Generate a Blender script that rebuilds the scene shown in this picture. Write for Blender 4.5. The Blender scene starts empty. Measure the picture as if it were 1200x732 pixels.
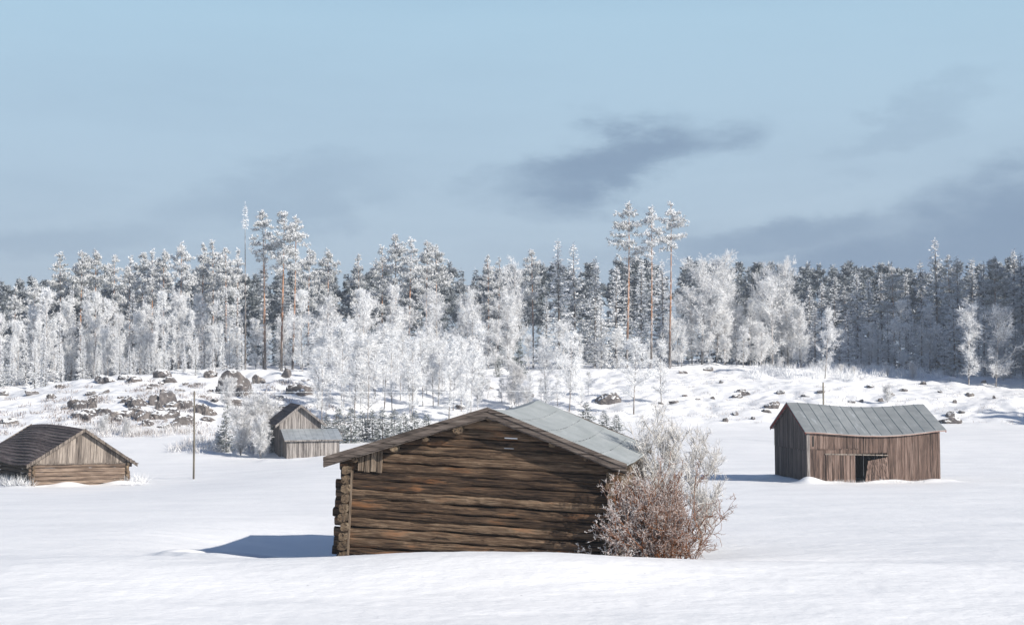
import bpy, math, random
import numpy as np
from mathutils import Vector, Matrix

random.seed(7)
rng = np.random.default_rng(11)
SC = bpy.context.scene
COL = SC.collection
R = math.radians

# ------------------------------------------------------------------ camera
CAM_H, PITCH, F = 4.4, R(2.05), 1650.0
cd = bpy.data.cameras.new('camera'); cam = bpy.data.objects.new('camera', cd); COL.objects.link(cam)
cd.sensor_width = 36; cd.lens = 49.5; cd.clip_end = 12000; cd.clip_start = 0.1
cam.location = (0, 0, CAM_H); cam.rotation_euler = (R(90) + PITCH, 0, 0)
SC.camera = cam

# ------------------------------------------------------------------ light
SUN_EL, SUN_AZ = R(26), R(52)            # azimuth: to the right of straight behind the camera
sd = bpy.data.lights.new('sun', 'SUN'); sd.energy = 5.0; sd.angle = R(0.5); sd.color = (1.0, 0.935, 0.84)
sun = bpy.data.objects.new('sun', sd); COL.objects.link(sun)
to_sun = Vector((math.sin(SUN_AZ) * math.cos(SUN_EL), -math.cos(SUN_AZ) * math.cos(SUN_EL), math.sin(SUN_EL)))
sun.rotation_euler = to_sun.to_track_quat('Z', 'Y').to_euler()
SC.view_settings.view_transform = 'Standard'
try: SC.view_settings.look = 'None'
except Exception: pass
SC.view_settings.gamma = 1.0
SC.view_settings.exposure = 0.53


class NT:
    """tiny node-tree helper"""
    def __init__(s, tree): s.t = tree; s.n = tree.nodes; s.l = tree.links
    def new(s, kind, **kw):
        nd = s.n.new(kind)
        for k, v in kw.items():
            if hasattr(nd, k): setattr(nd, k, v)
        return nd
    def put(s, sock, v):
        if isinstance(v, bpy.types.NodeSocket): s.l.new(v, sock)
        elif v is not None: sock.default_value = v
    def math(s, op, a, b=None, c=None, clamp=False):
        nd = s.n.new('ShaderNodeMath'); nd.operation = op; nd.use_clamp = clamp
        s.put(nd.inputs[0], a); s.put(nd.inputs[1], b)
        if c is not None: s.put(nd.inputs[2], c)
        return nd.outputs[0]
    def mix(s, f, a, b, mode='MIX'):
        nd = s.n.new('ShaderNodeMix'); nd.data_type = 'RGBA'; nd.blend_type = mode
        s.put(nd.inputs['Factor'], f)
        for i, v in ((6, a), (7, b)):
            if isinstance(v, tuple) and len(v) == 3: v = v + (1,)
            s.put(nd.inputs[i], v)
        return nd.outputs[2]
    def ramp(s, f, stops):
        nd = s.n.new('ShaderNodeValToRGB'); cr = nd.color_ramp
        while len(cr.elements) < len(stops): cr.elements.new(0.5)
        for e, (p, c) in zip(cr.elements, stops):
            e.position = p; e.color = (c, c, c, 1) if not isinstance(c, tuple) else c + (1,)
        s.put(nd.inputs[0], f)
        return nd.outputs[0]
    def noise(s, vec, scale, detail=3, rough=0.55, dist=0.0):
        nd = s.n.new('ShaderNodeTexNoise'); s.put(nd.inputs['Vector'], vec)
        nd.inputs['Scale'].default_value = scale; nd.inputs['Detail'].default_value = detail
        nd.inputs['Roughness'].default_value = rough; nd.inputs['Distortion'].default_value = dist
        return nd.outputs['Fac']
    def mapping(s, vec, scale=(1, 1, 1), loc=None):
        nd = s.n.new('ShaderNodeMapping'); s.put(nd.inputs['Vector'], vec)
        nd.inputs['Scale'].default_value = scale
        if loc is not None: s.put(nd.inputs['Location'], loc)
        return nd.outputs[0]


# ------------------------------------------------------------------ sky
world = bpy.data.worlds.new('World'); SC.world = world; world.use_nodes = True
w = NT(world.node_tree); w.n.clear()
out = w.new('ShaderNodeOutputWorld'); bg = w.new('ShaderNodeBackground')
sky = w.n.new('ShaderNodeTexSky'); sky.sky_type = 'NISHITA'; sky.sun_disc = False
sky.sun_elevation = SUN_EL; sky.sun_rotation = math.pi - SUN_AZ
sky.altitude = 100; sky.air_density = 1.0; sky.dust_density = 0.6; sky.ozone_density = 1.5
tc = w.new('ShaderNodeTexCoord')
sep = w.new('ShaderNodeSeparateXYZ'); w.l.new(tc.outputs['Generated'], sep.inputs[0])
az = w.math('ARCTAN2', sep.outputs[0], sep.outputs[1])
el = w.math('ARCSINE', sep.outputs[2])
comb = w.new('ShaderNodeCombineXYZ'); w.put(comb.inputs[0], az); w.put(comb.inputs[1], w.math('MULTIPLY', el, 2.4))
def warp(v, seed, sc, amp):
    m = w.mapping(comb.outputs[0], (1, 1, 1), (seed, seed * 1.7, seed * .3))
    return w.math('ADD', v, w.math('MULTIPLY', w.math('SUBTRACT', w.noise(m, sc, 6, 0.62), 0.5), amp))
azw, elw = warp(az, 3.1, 8, .20), warp(el, 8.4, 10, .085)
def blob(caz, cel, ra, re, slope, gain):
    da = w.math('SUBTRACT', azw, caz)
    de = w.math('SUBTRACT', w.math('SUBTRACT', elw, cel), w.math('MULTIPLY', da, slope))
    q = w.math('ADD', w.math('POWER', w.math('ABSOLUTE', w.math('DIVIDE', da, ra)), 2.0),
               w.math('POWER', w.math('ABSOLUTE', w.math('DIVIDE', de, re)), 2.0))
    return w.math('MULTIPLY', w.math('EXPONENT', w.math('MULTIPLY', w.math('POWER', q, 1.5), -1.0)), gain)
blobs = [(.064, .143, .074, .021, .20, .95), (.33, .083, .235, .044, .24, 1.0), (.20, .088, .10, .018, .2, .8), (-.15, .120, .10, .02, .15, .36),
         (-.33, .082, .13, .016, .08, .34), (.9, .16, .3, .05, .1, .8), (-.9, .14, .25, .04, 0, .7),
         (.10, .075, .12, .02, .1, .25), (2.2, .2, .4, .05, .1, .6), (-2.1, .17, .5, .06, 0, .6), (.27, .160, .06, .014, .4, .3)]
cf = None
for b in blobs:
    v = blob(*b); cf = v if cf is None else w.math('MAXIMUM', cf, v)
gen = w.ramp(w.noise(w.mapping(comb.outputs[0], (2.2, 4.5, 1), (5, 2, 0)), 1.6, 7, .6), [(.44, 0.0), (.74, .34)])
low = w.math('SUBTRACT', 1.0, w.math('MULTIPLY', w.math('ABSOLUTE', el), 3.2), clamp=True)
cf = w.math('MAXIMUM', cf, w.math('MULTIPLY', gen, low), clamp=True)
base_bg = w.mix(1.0, sky.outputs[0], (0.046, 0.052, 0.066), 'MULTIPLY')
skycol = base_bg
ael = w.math('ABSOLUTE', el)
veilc = w.mix(w.ramp(ael, [(.0, 0.0), (.26, 1.0)]), (.355, .420, .496), (.308, .455, .563))
skycol = w.mix(w.ramp(ael, [(.24, .92), (.46, 0.0)]), skycol, veilc)
skycol = w.mix(cf, skycol, (.160, .232, .330))
w.put(bg.inputs[0], skycol); bg.inputs[1].default_value = 1.0
w.l.new(bg.outputs[0], out.inputs[0])

# ------------------------------------------------------------------ helpers
def put_props(o, label=None, cat=None, group=None, kind=None):
    if label: o['label'] = label
    if cat: o['category'] = cat
    if group: o['group'] = group
    if kind: o['kind'] = kind
    return o

def link(name, data, parent=None):
    o = bpy.data.objects.new(name, data); COL.objects.link(o)
    if parent is not None: o.parent = parent
    return o

def make_mesh(name, verts, quads=None, tris=None, attr=None, smooth=False):
    me = bpy.data.meshes.new(name)
    verts = np.asarray(verts, dtype=np.float32)
    loops, starts, n = [], [], 0
    if quads is not None and len(quads):
        q = np.asarray(quads, dtype=np.int32); loops.append(q.ravel()); starts.append(np.arange(len(q)) * 4); n = len(q) * 4
    if tris is not None and len(tris):
        t = np.asarray(tris, dtype=np.int32); loops.append(t.ravel()); starts.append(n + np.arange(len(t)) * 3)
    loops = np.concatenate(loops); starts = np.concatenate(starts).astype(np.int32)
    me.vertices.add(len(verts)); me.vertices.foreach_set('co', verts.ravel())
    me.loops.add(len(loops)); me.loops.foreach_set('vertex_index', loops)
    me.polygons.add(len(starts)); me.polygons.foreach_set('loop_start', starts)
    me.update(calc_edges=True)
    if attr is not None:
        a = me.attributes.new('frost', 'FLOAT', 'POINT'); a.data.foreach_set('value', np.asarray(attr, dtype=np.float32))
    if smooth: me.shade_smooth()
    me.validate()
    return me

def pymesh(name, verts, faces, mat, parent=None, smooth=False):
    me = bpy.data.meshes.new(name); me.from_pydata([tuple(v) for v in verts], [], faces); me.update()
    if smooth: me.shade_smooth()
    me.materials.append(mat)
    return link(name, me, parent)

def empty(name, loc, rz=0, rx=0, ry=0):
    o = link(name, None); o.location = loc; o.rotation_euler = (rx, ry, rz); o.empty_display_size = .3
    return o

def hexa(name, c, mat, parent):
    """8 corners: bottom ring 0-3, top ring 4-7"""
    f = [(0, 3, 2, 1), (4, 5, 6, 7), (0, 1, 5, 4), (1, 2, 6, 5), (2, 3, 7, 6), (3, 0, 4, 7)]
    return pymesh(name, c, f, mat, parent)

def box(name, x0, x1, y0, y1, z0, z1, mat, parent):
    return hexa(name, [(x0, y0, z0), (x1, y0, z0), (x1, y1, z0), (x0, y1, z0), (x0, y0, z1), (x1, y0, z1), (x1, y1, z1), (x0, y1, z1)], mat, parent)

# value noise in numpy
_H = rng.random((256, 256))
def vnoise(x, y):
    xi = np.floor(x).astype(int); yi = np.floor(y).astype(int); fx = x - xi; fy = y - yi
    fx = fx * fx * (3 - 2 * fx); fy = fy * fy * (3 - 2 * fy)
    g = lambda i, j: _H[(xi + i) % 256, (yi + j) % 256]
    return (g(0, 0) * (1 - fx) + g(1, 0) * fx) * (1 - fy) + (g(0, 1) * (1 - fx) + g(1, 1) * fx) * fy - .5
def fbm(x, y, o=4):
    s, a = 0, 1.0
    for k in range(o): s = s + a * vnoise(x * 2 ** k + 17.3 * k, y * 2 ** k + 5.1 * k); a *= .5
    return s
def sst(a, b, t):
    t = np.clip((t - a) / (b - a), 0, 1); return t * t * (3 - 2 * t)
def gau(t, c, s): return np.exp(-((t - c) / s) ** 2)

# ------------------------------------------------------------------ terrain height
_yt = np.arange(-60, 700, .5)
_pt = np.interp(_yt, [-60, 10, 24, 30, 36, 44, 55, 75, 90, 106, 125, 160, 700], [0, .15, .02, .06, -.25, -.70, -1.22, -1.95, -2.4, -2.55, -2.25, -2.0, -2.0])
_k = np.exp(-(np.arange(-8, 9) / 4.0) ** 2); _k /= _k.sum()
_pt = np.convolve(np.pad(_pt, 8, mode='edge'), _k, 'valid')
BANKS = [(15.6, 74.6, 23.2, 75.9, .22), (15.4, 75, 14.8, 79.8, .25), (-27.6, 79.8, -22.6, 84.0, .22), (-17.9, 103.5, -13.9, 104.6, .2)]
def terr(x, y):
    x = np.asarray(x, float); y = np.asarray(y, float)
    p = np.interp(y, _yt, _pt)
    p = p - .5 * sst(-10, -22, x) * sst(50, 80, y) * (1 - sst(95, 125, y))
    # knoll in front of the log barn and the hollow round it
    p = p + .46 * gau(x, -.5, 5.0) * gau(y, 29.8, 2.4) + .24 * gau(x, -9, 4) * gau(y, 30.3, 2.6)
    p = p - .56 * gau(x, -1.5, 6.0) * gau(y, 36.5, 4.2)
    # wind scoop left of the barn, with its steep sunlit rim
    sx = (x + 5.6) / np.where(x < -5.6, 2.5, 3.6); sy = (y - 35.0) / 2.6
    r2 = np.sqrt(sx * sx + sy * sy) + .06 * vnoise(x * 2.3, y * 2.3)
    p = p - .36 * (1 - sst(.72, 1.02, r2)) + .16 * gau(r2, 1.12, .15) * sst(-5, -7, x)
    p = p - .26 * gau(x, -6.2, 3.0) * gau(y, 40.5, 4.0) - .28 * gau(x, -6.5, 3.0) * gau(y, 43.5, 4.5)
    # drift right of the bush
    p = p - .16 * gau(x, 7.2, 2.6) * gau(y, 32.6, 1.1) + .07 * gau(x, 7.5, 3.0) * gau(y, 30.6, 1.2)
    yb = np.interp(x, [-60, -30, 0, 40], [118, 122, 132, 138])
    zt = np.interp(x, [-160, -120, -85, -73, -60, -48, -36, 0, 30, 54, 72, 120], [-1, -.4, .2, .6, 1.6, 3.0, 3.2, 3.2, 3.9, 2.9, 1.8, 1.2])
    t = np.clip((y - yb) / (198 - yb), 0, 1); t = t * .75 + .25 * t * t * (3 - 2 * t)
    t = np.where(t < .08, t * t / .16, t - .04) / .96
    p = p + (zt - p) * t + .012 * np.clip(y - 200, 0, 250)
    hm = sst(0.0, .18, t) * (1 - .5 * sst(215, 260, y))
    p = p + hm * (.85 * fbm(x * .11, y * .11) + .55 * np.abs(fbm(x * .35 + 9, y * .35)) + .12 * fbm(x * 1.1, y * 1.1))
    # rocky knoll at left
    p = p + 1.0 * gau(x, -38, 10) * gau(y, 150, 13) + .5 * gau(x, -52, 9) * gau(y, 178, 10)
    # snow banked unevenly against the barn walls
    for (ax, ay, bx, by, hh) in BANKS:
        dx, dy = bx - ax, by - ay; q = np.clip(((x - ax) * dx + (y - ay) * dy) / (dx * dx + dy * dy), 0, 1)
        dd = np.hypot(x - ax - q * dx, y - ay - q * dy)
        p = p + hh * np.exp(-(dd / .75) ** 2) * np.clip(.55 + 1.5 * vnoise(x * .9 + ay, y * .9), 0, 1.3)
    # wind-worked field surface
    nf = np.exp(-np.clip(y, 0, 999) / 60.0)
    p = p + nf * (.035 * fbm(x * .8, y * 1.3, 4) + .018 * fbm(x * 4, y * 7, 3)) + .10 * fbm(x * .06, y * .09, 2)
    p = p + (1 - nf) * .06 * fbm(x * .3, y * .5, 3)
    return p
def tz(x, y): return float(terr(np.array([x]), np.array([y]))[0])

def ray(px, py):
    u, v = (px - 600) / F, (366 - py) / F
    return np.array((u, math.cos(PITCH) - v * math.sin(PITCH), math.sin(PITCH) + v * math.cos(PITCH)))
def hit(px, py):
    d = ray(px, py); ys = np.concatenate([np.arange(18, 60, .1), np.arange(60, 420, .4)])
    xs = d[0] / d[1] * ys; zs = CAM_H + d[2] / d[1] * ys
    g = terr(xs, ys); i = np.argmax(zs <= g)
    return float(xs[i]), float(ys[i]), float(g[i])
def at(px, Y):
    x = (px - 600) / F * Y / math.cos(PITCH); return x, Y, tz(x, Y)
def zat(py, Y):
    d = ray(600, py); return CAM_H + d[2] / d[1] * Y

# ------------------------------------------------------------------ materials
def mat(name):
    m = bpy.data.materials.new(name); m.use_nodes = True; nt = NT(m.node_tree)
    b = nt.n['Principled BSDF']; return m, nt, b
def bump(nt, b, h, strength=.4, dist=.02):
    bn = nt.new('ShaderNodeBump'); bn.inputs['Strength'].default_value = strength; bn.inputs['Distance'].default_value = dist
    nt.put(bn.inputs['Height'], h); nt.l.new(bn.outputs[0], b.inputs['Normal'])

def mat_snow():
    m, nt, b = mat('snow')
    g = nt.new('ShaderNodeNewGeometry'); pos = g.outputs['Position']
    big = nt.noise(nt.mapping(pos, (.25, .5, 1)), 1.0, 4)
    c = nt.mix(nt.ramp(big, [(.35, 0.0), (.65, 1.0)]), (.80, .81, .825), (.87, .875, .885))
    # sparse specks of chaff and twig litter
    vor = nt.new('ShaderNodeTexVoronoi'); nt.put(vor.inputs['Vector'], nt.mapping(pos, (2.6, 1.7, 1))); vor.inputs['Scale'].default_value = 1.0
    spk = nt.math('LESS_THAN', vor.outputs['Distance'], .055)
    spk = nt.math('MULTIPLY', spk, nt.math('GREATER_THAN', nt.noise(nt.mapping(pos, (.3, .3, .3)), 1.0, 2), .52))
    c = nt.mix(nt.math('MULTIPLY', spk, .55), c, (.30, .30, .32))
    nt.put(b.inputs['Base Color'], c); b.inputs['Roughness'].default_value = .62
    b.inputs['Specular IOR Level'].default_value = .25
    n1 = nt.noise(nt.mapping(pos, (5.0, 9.0, 6)), 1.0, 6, .7)
    n2 = nt.noise(nt.mapping(pos, (.6, 1.6, 1)), 1.0, 3, .5)
    bump(nt, b, nt.math('ADD', nt.math('MULTIPLY', n1, .035), nt.math('MULTIPLY', n2, .06)), .55, 1.0)
    return m

def mat_wood(name, axis, dark, mid, light, warm=None, warm_amt=0.0, scale=1.0, rough=.85, redtop=None):
    m, nt, b = mat(name)
    tcn = nt.new('ShaderNodeTexCoord'); oi = nt.new('ShaderNodeObjectInfo')
    cmb = nt.new('ShaderNodeCombineXYZ')
    rnd = nt.math('MULTIPLY', oi.outputs['Random'], 37.0)
    for i in range(3): nt.put(cmb.inputs[i], rnd)
    s1 = [14.0, 14.0, 14.0]; s1['xyz'.index(axis)] = .9
    s2 = [46.0, 46.0, 46.0]; s2['xyz'.index(axis)] = 2.6
    s3 = [2.2, 2.2, 2.2]; s3['xyz'.index(axis)] = .55
    V = tcn.outputs['Object']
    sc = lambda s: tuple(v * scale for v in s)
    g1 = nt.noise(nt.mapping(V, sc(s1), cmb.outputs[0]), 1.0, 5, .6, .5)
    g2 = nt.noise(nt.mapping(V, sc(s2), cmb.outputs[0]), 1.0, 4, .6, .3)
    g3 = nt.noise(nt.mapping(V, sc(s3), cmb.outputs[0]), 1.0, 3, .5)
    f = nt.math('ADD', nt.math('MULTIPLY', g1, .55), nt.math('ADD', nt.math('MULTIPLY', g2, .28), nt.math('MULTIPLY', nt.math('SUBTRACT', oi.outputs['Random'], .5), .16)))
    f = nt.math('ADD', f, nt.math('MULTIPLY', nt.math('SUBTRACT', g3, .5), .25))
    c = nt.ramp(f, [(.28, dark), (.42, mid), (.58, light)])
    if warm:
        wf = nt.ramp(nt.math('ADD', nt.math('MULTIPLY', g3, .7), nt.math('MULTIPLY', g1, .35)), [(.59, 0.0), (.72, warm_amt)])
        c = nt.mix(wf, c, warm)
    crack = nt.ramp(nt.noise(nt.mapping(V, sc([v * (.35 if i == 'xyz'.index(axis) else 1.6) for i, v in enumerate(s1)]), cmb.outputs[0]), 1.0, 2, .4, .2), [(.35, 1.0), (.385, 0.0)])
    c = nt.mix(nt.math('MULTIPLY', crack, .8), c, (.012, .009, .007))
    if redtop:
        sp = nt.new('ShaderNodeSeparateXYZ'); nt.l.new(V, sp.inputs[0])
        rf = nt.math('ADD', nt.math('MULTIPLY', nt.math('SUBTRACT', sp.outputs[2], redtop[0]), redtop[1]), nt.math('MULTIPLY', nt.math('SUBTRACT', g1, .5), 1.6), clamp=True)
        c = nt.mix(nt.math('MULTIPLY', rf, .75), c, redtop[2])
    nt.put(b.inputs['Base Color'], c); b.inputs['Roughness'].default_value = rough; b.inputs['Specular IOR Level'].default_value = .2
    h = nt.math('SUBTRACT', nt.math('ADD', nt.math('MULTIPLY', g1, .6), nt.math('MULTIPLY', g2, .3)), nt.math('MULTIPLY', crack, .6))
    bump(nt, b, h, 1.0, .045)
    return m

def mat_frosted(name, base, base2, white, lo=0.0, hi=1.0, transl=.15):
    """living surface under hoar frost; the 'frost' attribute says how thick the rime lies on each twig"""
    m, nt, b = mat(name)
    a = nt.new('ShaderNodeAttribute'); a.attribute_name = 'frost'
    oi = nt.new('ShaderNodeObjectInfo')
    g = nt.new('ShaderNodeNewGeometry')
    n = nt.noise(g.outputs['Position'], .9, 2)
    fac = nt.math('ADD', a.outputs['Fac'], nt.math('MULTIPLY', nt.math('SUBTRACT', n, .5), .5))
    fac = nt.math('ADD', fac, nt.math('MULTIPLY', nt.math('SUBTRACT', oi.outputs['Random'], .5), .16), clamp=True)
    fac = nt.math('MULTIPLY_ADD', fac, hi - lo, lo, clamp=True)
    bc = nt.mix(nt.noise(g.outputs['Position'], .35, 2), base, base2)
    c = nt.mix(fac, bc, white)
    nt.put(b.inputs['Base Color'], c); b.inputs['Roughness'].default_value = .8; b.inputs['Specular IOR Level'].default_value = .1
    if transl:
        tr = nt.new('ShaderNodeBsdfTranslucent'); nt.put(tr.inputs[0], c)
        ms = nt.new('ShaderNodeMixShader'); ms.inputs[0].default_value = transl
        nt.l.new(b.outputs[0], ms.inputs[1]); nt.l.new(tr.outputs[0], ms.inputs[2])
        nt.l.new(ms.outputs[0], nt.n['Material Output'].inputs[0])
    return m

def mat_bark(name, lowc, highc, zlo, zhi, frost=.25):
    m, nt, b = mat(name)
    tcn = nt.new('ShaderNodeTexCoord'); sp = nt.new('ShaderNodeSeparateXYZ'); nt.l.new(tcn.outputs['Object'], sp.inputs[0])
    n = nt.noise(nt.mapping(tcn.outputs['Object'], (6, 6, 1.2)), 1.0, 4)
    f = nt.math('DIVIDE', nt.math('SUBTRACT', sp.outputs[2], zlo), zhi - zlo, clamp=True)
    c = nt.mix(f, lowc, highc)
    c = nt.mix(nt.ramp(n, [(.4, 0.0), (.6, .5)]), c, (.04, .035, .03))
    fr = nt.ramp(nt.noise(nt.mapping(tcn.outputs['Object'], (3, 3, .8), (7, 7, 7)), 1.0, 4), [(.5, 0.0), (.62, frost)])
    c = nt.mix(fr, c, (.75, .77, .80))
    nt.put(b.inputs['Base Color'], c); b.inputs['Roughness'].default_value = .9
    bump(nt, b, n, .6, .03)
    return m

def mat_rock():
    m, nt, b = mat('rock')
    tcn = nt.new('ShaderNodeTexCoord'); g = nt.new('ShaderNodeNewGeometry'); oi = nt.new('ShaderNodeObjectInfo')
    P = g.outputs['Position']
    n = nt.noise(P, 1.6, 6, .65); n2 = nt.noise(P, .5, 3)
    c = nt.ramp(n, [(.36, (.030, .027, .028)), (.5, (.095, .083, .080)), (.66, (.25, .22, .20))])
    c = nt.mix(nt.ramp(n2, [(.45, 0.0), (.6, .45)]), c, (.118, .106, .098))
    c = nt.mix(nt.math('MULTIPLY', oi.outputs['Random'], .45), c, (.105, .096, .10))
    sp = nt.new('ShaderNodeSeparateXYZ'); nt.l.new(g.outputs['Normal'], sp.inputs[0])
    sn = nt.math('ADD', sp.outputs[2], nt.math('MULTIPLY', nt.math('SUBTRACT', nt.noise(P, 2.3, 4), .5), 1.3))
    c = nt.mix(nt.ramp(sn, [(.74, 0.0), (.84, 1.0)]), c, (.82, .84, .86))
    nt.put(b.inputs['Base Color'], c); b.inputs['Roughness'].default_value = .9
    bump(nt, b, n, .7, .12)
    return m

def mat_felt():
    m, nt, b = mat('roofing_felt')
    tcn = nt.new('ShaderNodeTexCoord'); V = tcn.outputs['Object']
    n = nt.noise(nt.mapping(V, (2, .8, 2)), 1.0, 5, .6); n2 = nt.noise(V, 22, 3); n3 = nt.noise(nt.mapping(V, (5, .5, 5)), 1.0, 3)
    c = nt.mix(nt.ramp(n, [(.35, 0.0), (.65, 1.0)]), (.262, .284, .286), (.345, .367, .371))
    c = nt.mix(nt.ramp(n2, [(.35, .4), (.6, 0.0)]), c, (.22, .25, .255))
    c = nt.mix(nt.ramp(n3, [(.62, 0.0), (.76, .25)]), c, (.60, .64, .66))
    nt.put(b.inputs['Base Color'], c); b.inputs['Roughness'].default_value = .75
    bump(nt, b, n2, .35, .01)
    return m

def mat_metal(name, a_, b_, rust=0.0):
    m, nt, b = mat(name)
    tcn = nt.new('ShaderNodeTexCoord'); V = tcn.outputs['Object']; oi = nt.new('ShaderNodeObjectInfo')
    n = nt.noise(nt.mapping(V, (1, 1.5, 1.5)), 1.6, 5, .6)
    c = nt.mix(nt.ramp(n, [(.35, 0.0), (.65, 1.0)]), a_, b_)
    c = nt.mix(nt.math('MULTIPLY', oi.outputs['Random'], .35), c, tuple(v * .72 for v in a_))
    c = nt.mix(nt.ramp(nt.noise(nt.mapping(V, (6, 1, 1), (3, 3, 3)), 1.0, 4), [(.6, 0.0), (.7, .35)]), c, (.5, .54, .58))
    nt.put(b.inputs['Base Color'], c); b.inputs['Roughness'].default_value = .55; b.inputs['Metallic'].default_value = .15
    bump(nt, b, n, .2, .02)
    return m

def mat_plain(name, col, rough=.8):
    m, nt, b = mat(name)
    g = nt.new('ShaderNodeNewGeometry')
    n = nt.noise(g.outputs['Position'], 6, 4)
    nt.put(b.inputs['Base Color'], nt.mix(nt.ramp(n, [(.35, 0.0), (.65, 1.0)]), tuple(v * .72 for v in col), col)); b.inputs['Roughness'].default_value = rough
    return m

M = {}
M['snow'] = mat_snow()
M['log'] = mat_wood('weathered_log', 'x', (.022, .014, .010), (.090, .057, .036), (.245, .178, .122), (.24, .095, .032), .75, 1.6)
M['log_y'] = mat_wood('weathered_log_side', 'y', (.022, .017, .013), (.080, .060, .042), (.21, .17, .125))
M['log_end'] = mat_wood('log_end_grain', 'y', (.045, .032, .022), (.125, .088, .058), (.24, .18, .12))
M['rake'] = mat_wood('weathered_fascia', 'x', (.045, .037, .032), (.12, .097, .085), (.25, .215, .19))
M['plank'] = mat_wood('weathered_plank', 'z', (.05, .037, .027), (.14, .105, .078), (.27, .215, .165))
M['deck'] = mat_wood('roof_deck', 'y', (.03, .025, .02), (.08, .065, .05), (.16, .13, .10))
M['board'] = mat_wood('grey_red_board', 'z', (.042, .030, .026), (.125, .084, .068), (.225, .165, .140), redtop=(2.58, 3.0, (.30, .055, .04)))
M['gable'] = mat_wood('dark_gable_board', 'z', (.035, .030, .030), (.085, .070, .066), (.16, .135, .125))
M['trim'] = mat_wood('faded_red_trim', 'x', (.14, .08, .07), (.27, .18, .16), (.40, .32, .29))
M['red'] = mat_wood('red_trim', 'y', (.07, .015, .012), (.17, .035, .03), (.26, .06, .05))
M['gboard'] = mat_wood('grey_board', 'z', (.065, .055, .048), (.170, .143, .124), (.31, .27, .235))
M['lboard'] = mat_wood('light_grey_board', 'z', (.11, .10, .098), (.235, .215, .205), (.37, .345, .33))
M['llog'] = mat_wood('tan_log', 'x', (.045, .034, .028), (.150, .108, .082), (.28, .215, .168))
M['shingle'] = mat_wood('dark_roof_board', 'y', (.042, .033, .034), (.100, .078, .078), (.19, .16, .155))
M['pole'] = mat_wood('pole_wood', 'z', (.06, .055, .045), (.15, .135, .11), (.26, .24, .20))
M['felt'] = mat_felt()
M['metal'] = mat_metal('zinc_sheet', (.195, .213, .222), (.262, .280, .288))
M['metal2'] = mat_metal('pale_sheet', (.27, .30, .325), (.38, .41, .435))
M['seam'] = mat_metal('zinc_seam', (.15, .185, .20), (.20, .235, .25))
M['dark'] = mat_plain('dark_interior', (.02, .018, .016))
M['frostwire'] = mat_plain('frosted_wire', (.72, .75, .78))
M['nail'] = mat_plain('nail', (.03, .03, .03))
M['rock'] = mat_rock()
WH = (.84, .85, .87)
M['pine'] = mat_frosted('pine_needles', (.060, .075, .062), (.085, .095, .075), WH)
M['spruce'] = mat_frosted('spruce_needles', (.050, .072, .066), (.075, .092, .080), WH)
M['birch'] = mat_frosted('birch_twigs', (.19, .16, .155), (.25, .22, .215), (.88, .89, .90), .2, 1.0, .32)
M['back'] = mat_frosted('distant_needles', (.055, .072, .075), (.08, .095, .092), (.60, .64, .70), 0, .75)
M['bark_pine'] = mat_bark('pine_bark', (.10, .08, .07), (.38, .19, .10), 3, 9, .3)
M['bark_spruce'] = mat_bark('spruce_bark', (.09, .075, .065), (.12, .10, .09), 3, 9, .35)
M['bark_birch'] = mat_bark('birch_bark', (.16, .14, .13), (.42, .38, .36), 0.5, 4, .5)
M['bush'] = mat_frosted('bush_twigs', (.20, .062, .026), (.19, .095, .040), WH, 0, 1, .1)
M['bush2'] = mat_frosted('yellow_brown_twigs', (.22, .16, .07), (.17, .12, .08), WH, 0, 1, .1)
M['grass'] = mat_frosted('dry_grass', (.24, .17, .10), (.17, .12, .09), WH, 0, 1, .2)
M['heather'] = mat_frosted('heather', (.09, .06, .05), (.14, .09, .07), WH, 0, 1, .1)

# ------------------------------------------------------------------ ground sheet
def build_ground():
    ys = np.concatenate([np.arange(-40, 12, 2.0), np.arange(12, 20, .5), np.arange(20, 42, .13), np.arange(42, 70, .35), np.arange(70, 94, .28), np.arange(94, 125, .8),
                         np.arange(125, 215, .45), np.arange(215, 340, 4), np.geomspace(340, 6000, 22)])
    xf = np.concatenate([np.linspace(-.62, -.40, 18, endpoint=False), np.linspace(-.40, .40, 470), np.linspace(.40, .62, 19)[1:]])
    outer = np.array([1.0, 1.6, 3.0])
    U = np.concatenate([-outer[::-1], xf, outer])
    Y, UU = np.meshgrid(ys, U, indexing='ij')
    # columns fan out gently with distance so that near snow gets the finer mesh
    X = UU * (np.clip(Y, 0, None) * .95 + 14)
    Z = terr(X, Y)
    far = sst(400, 900, np.sqrt(X ** 2 + Y ** 2)); Z = Z * (1 - far) + 4.0 * far
    v = np.stack([X, Y, Z], -1).reshape(-1, 3)
    ny, nx = Y.shape
    idx = np.arange(ny * nx).reshape(ny, nx)
    q = np.stack([idx[:-1, :-1], idx[:-1, 1:], idx[1:, 1:], idx[1:, :-1]], -1).reshape(-1, 4)
    me = make_mesh('snow_ground', v, quads=q, smooth=True); me.materials.append(M['snow'])
    put_props(link('snow_ground', me), kind='structure')
build_ground()

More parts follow.
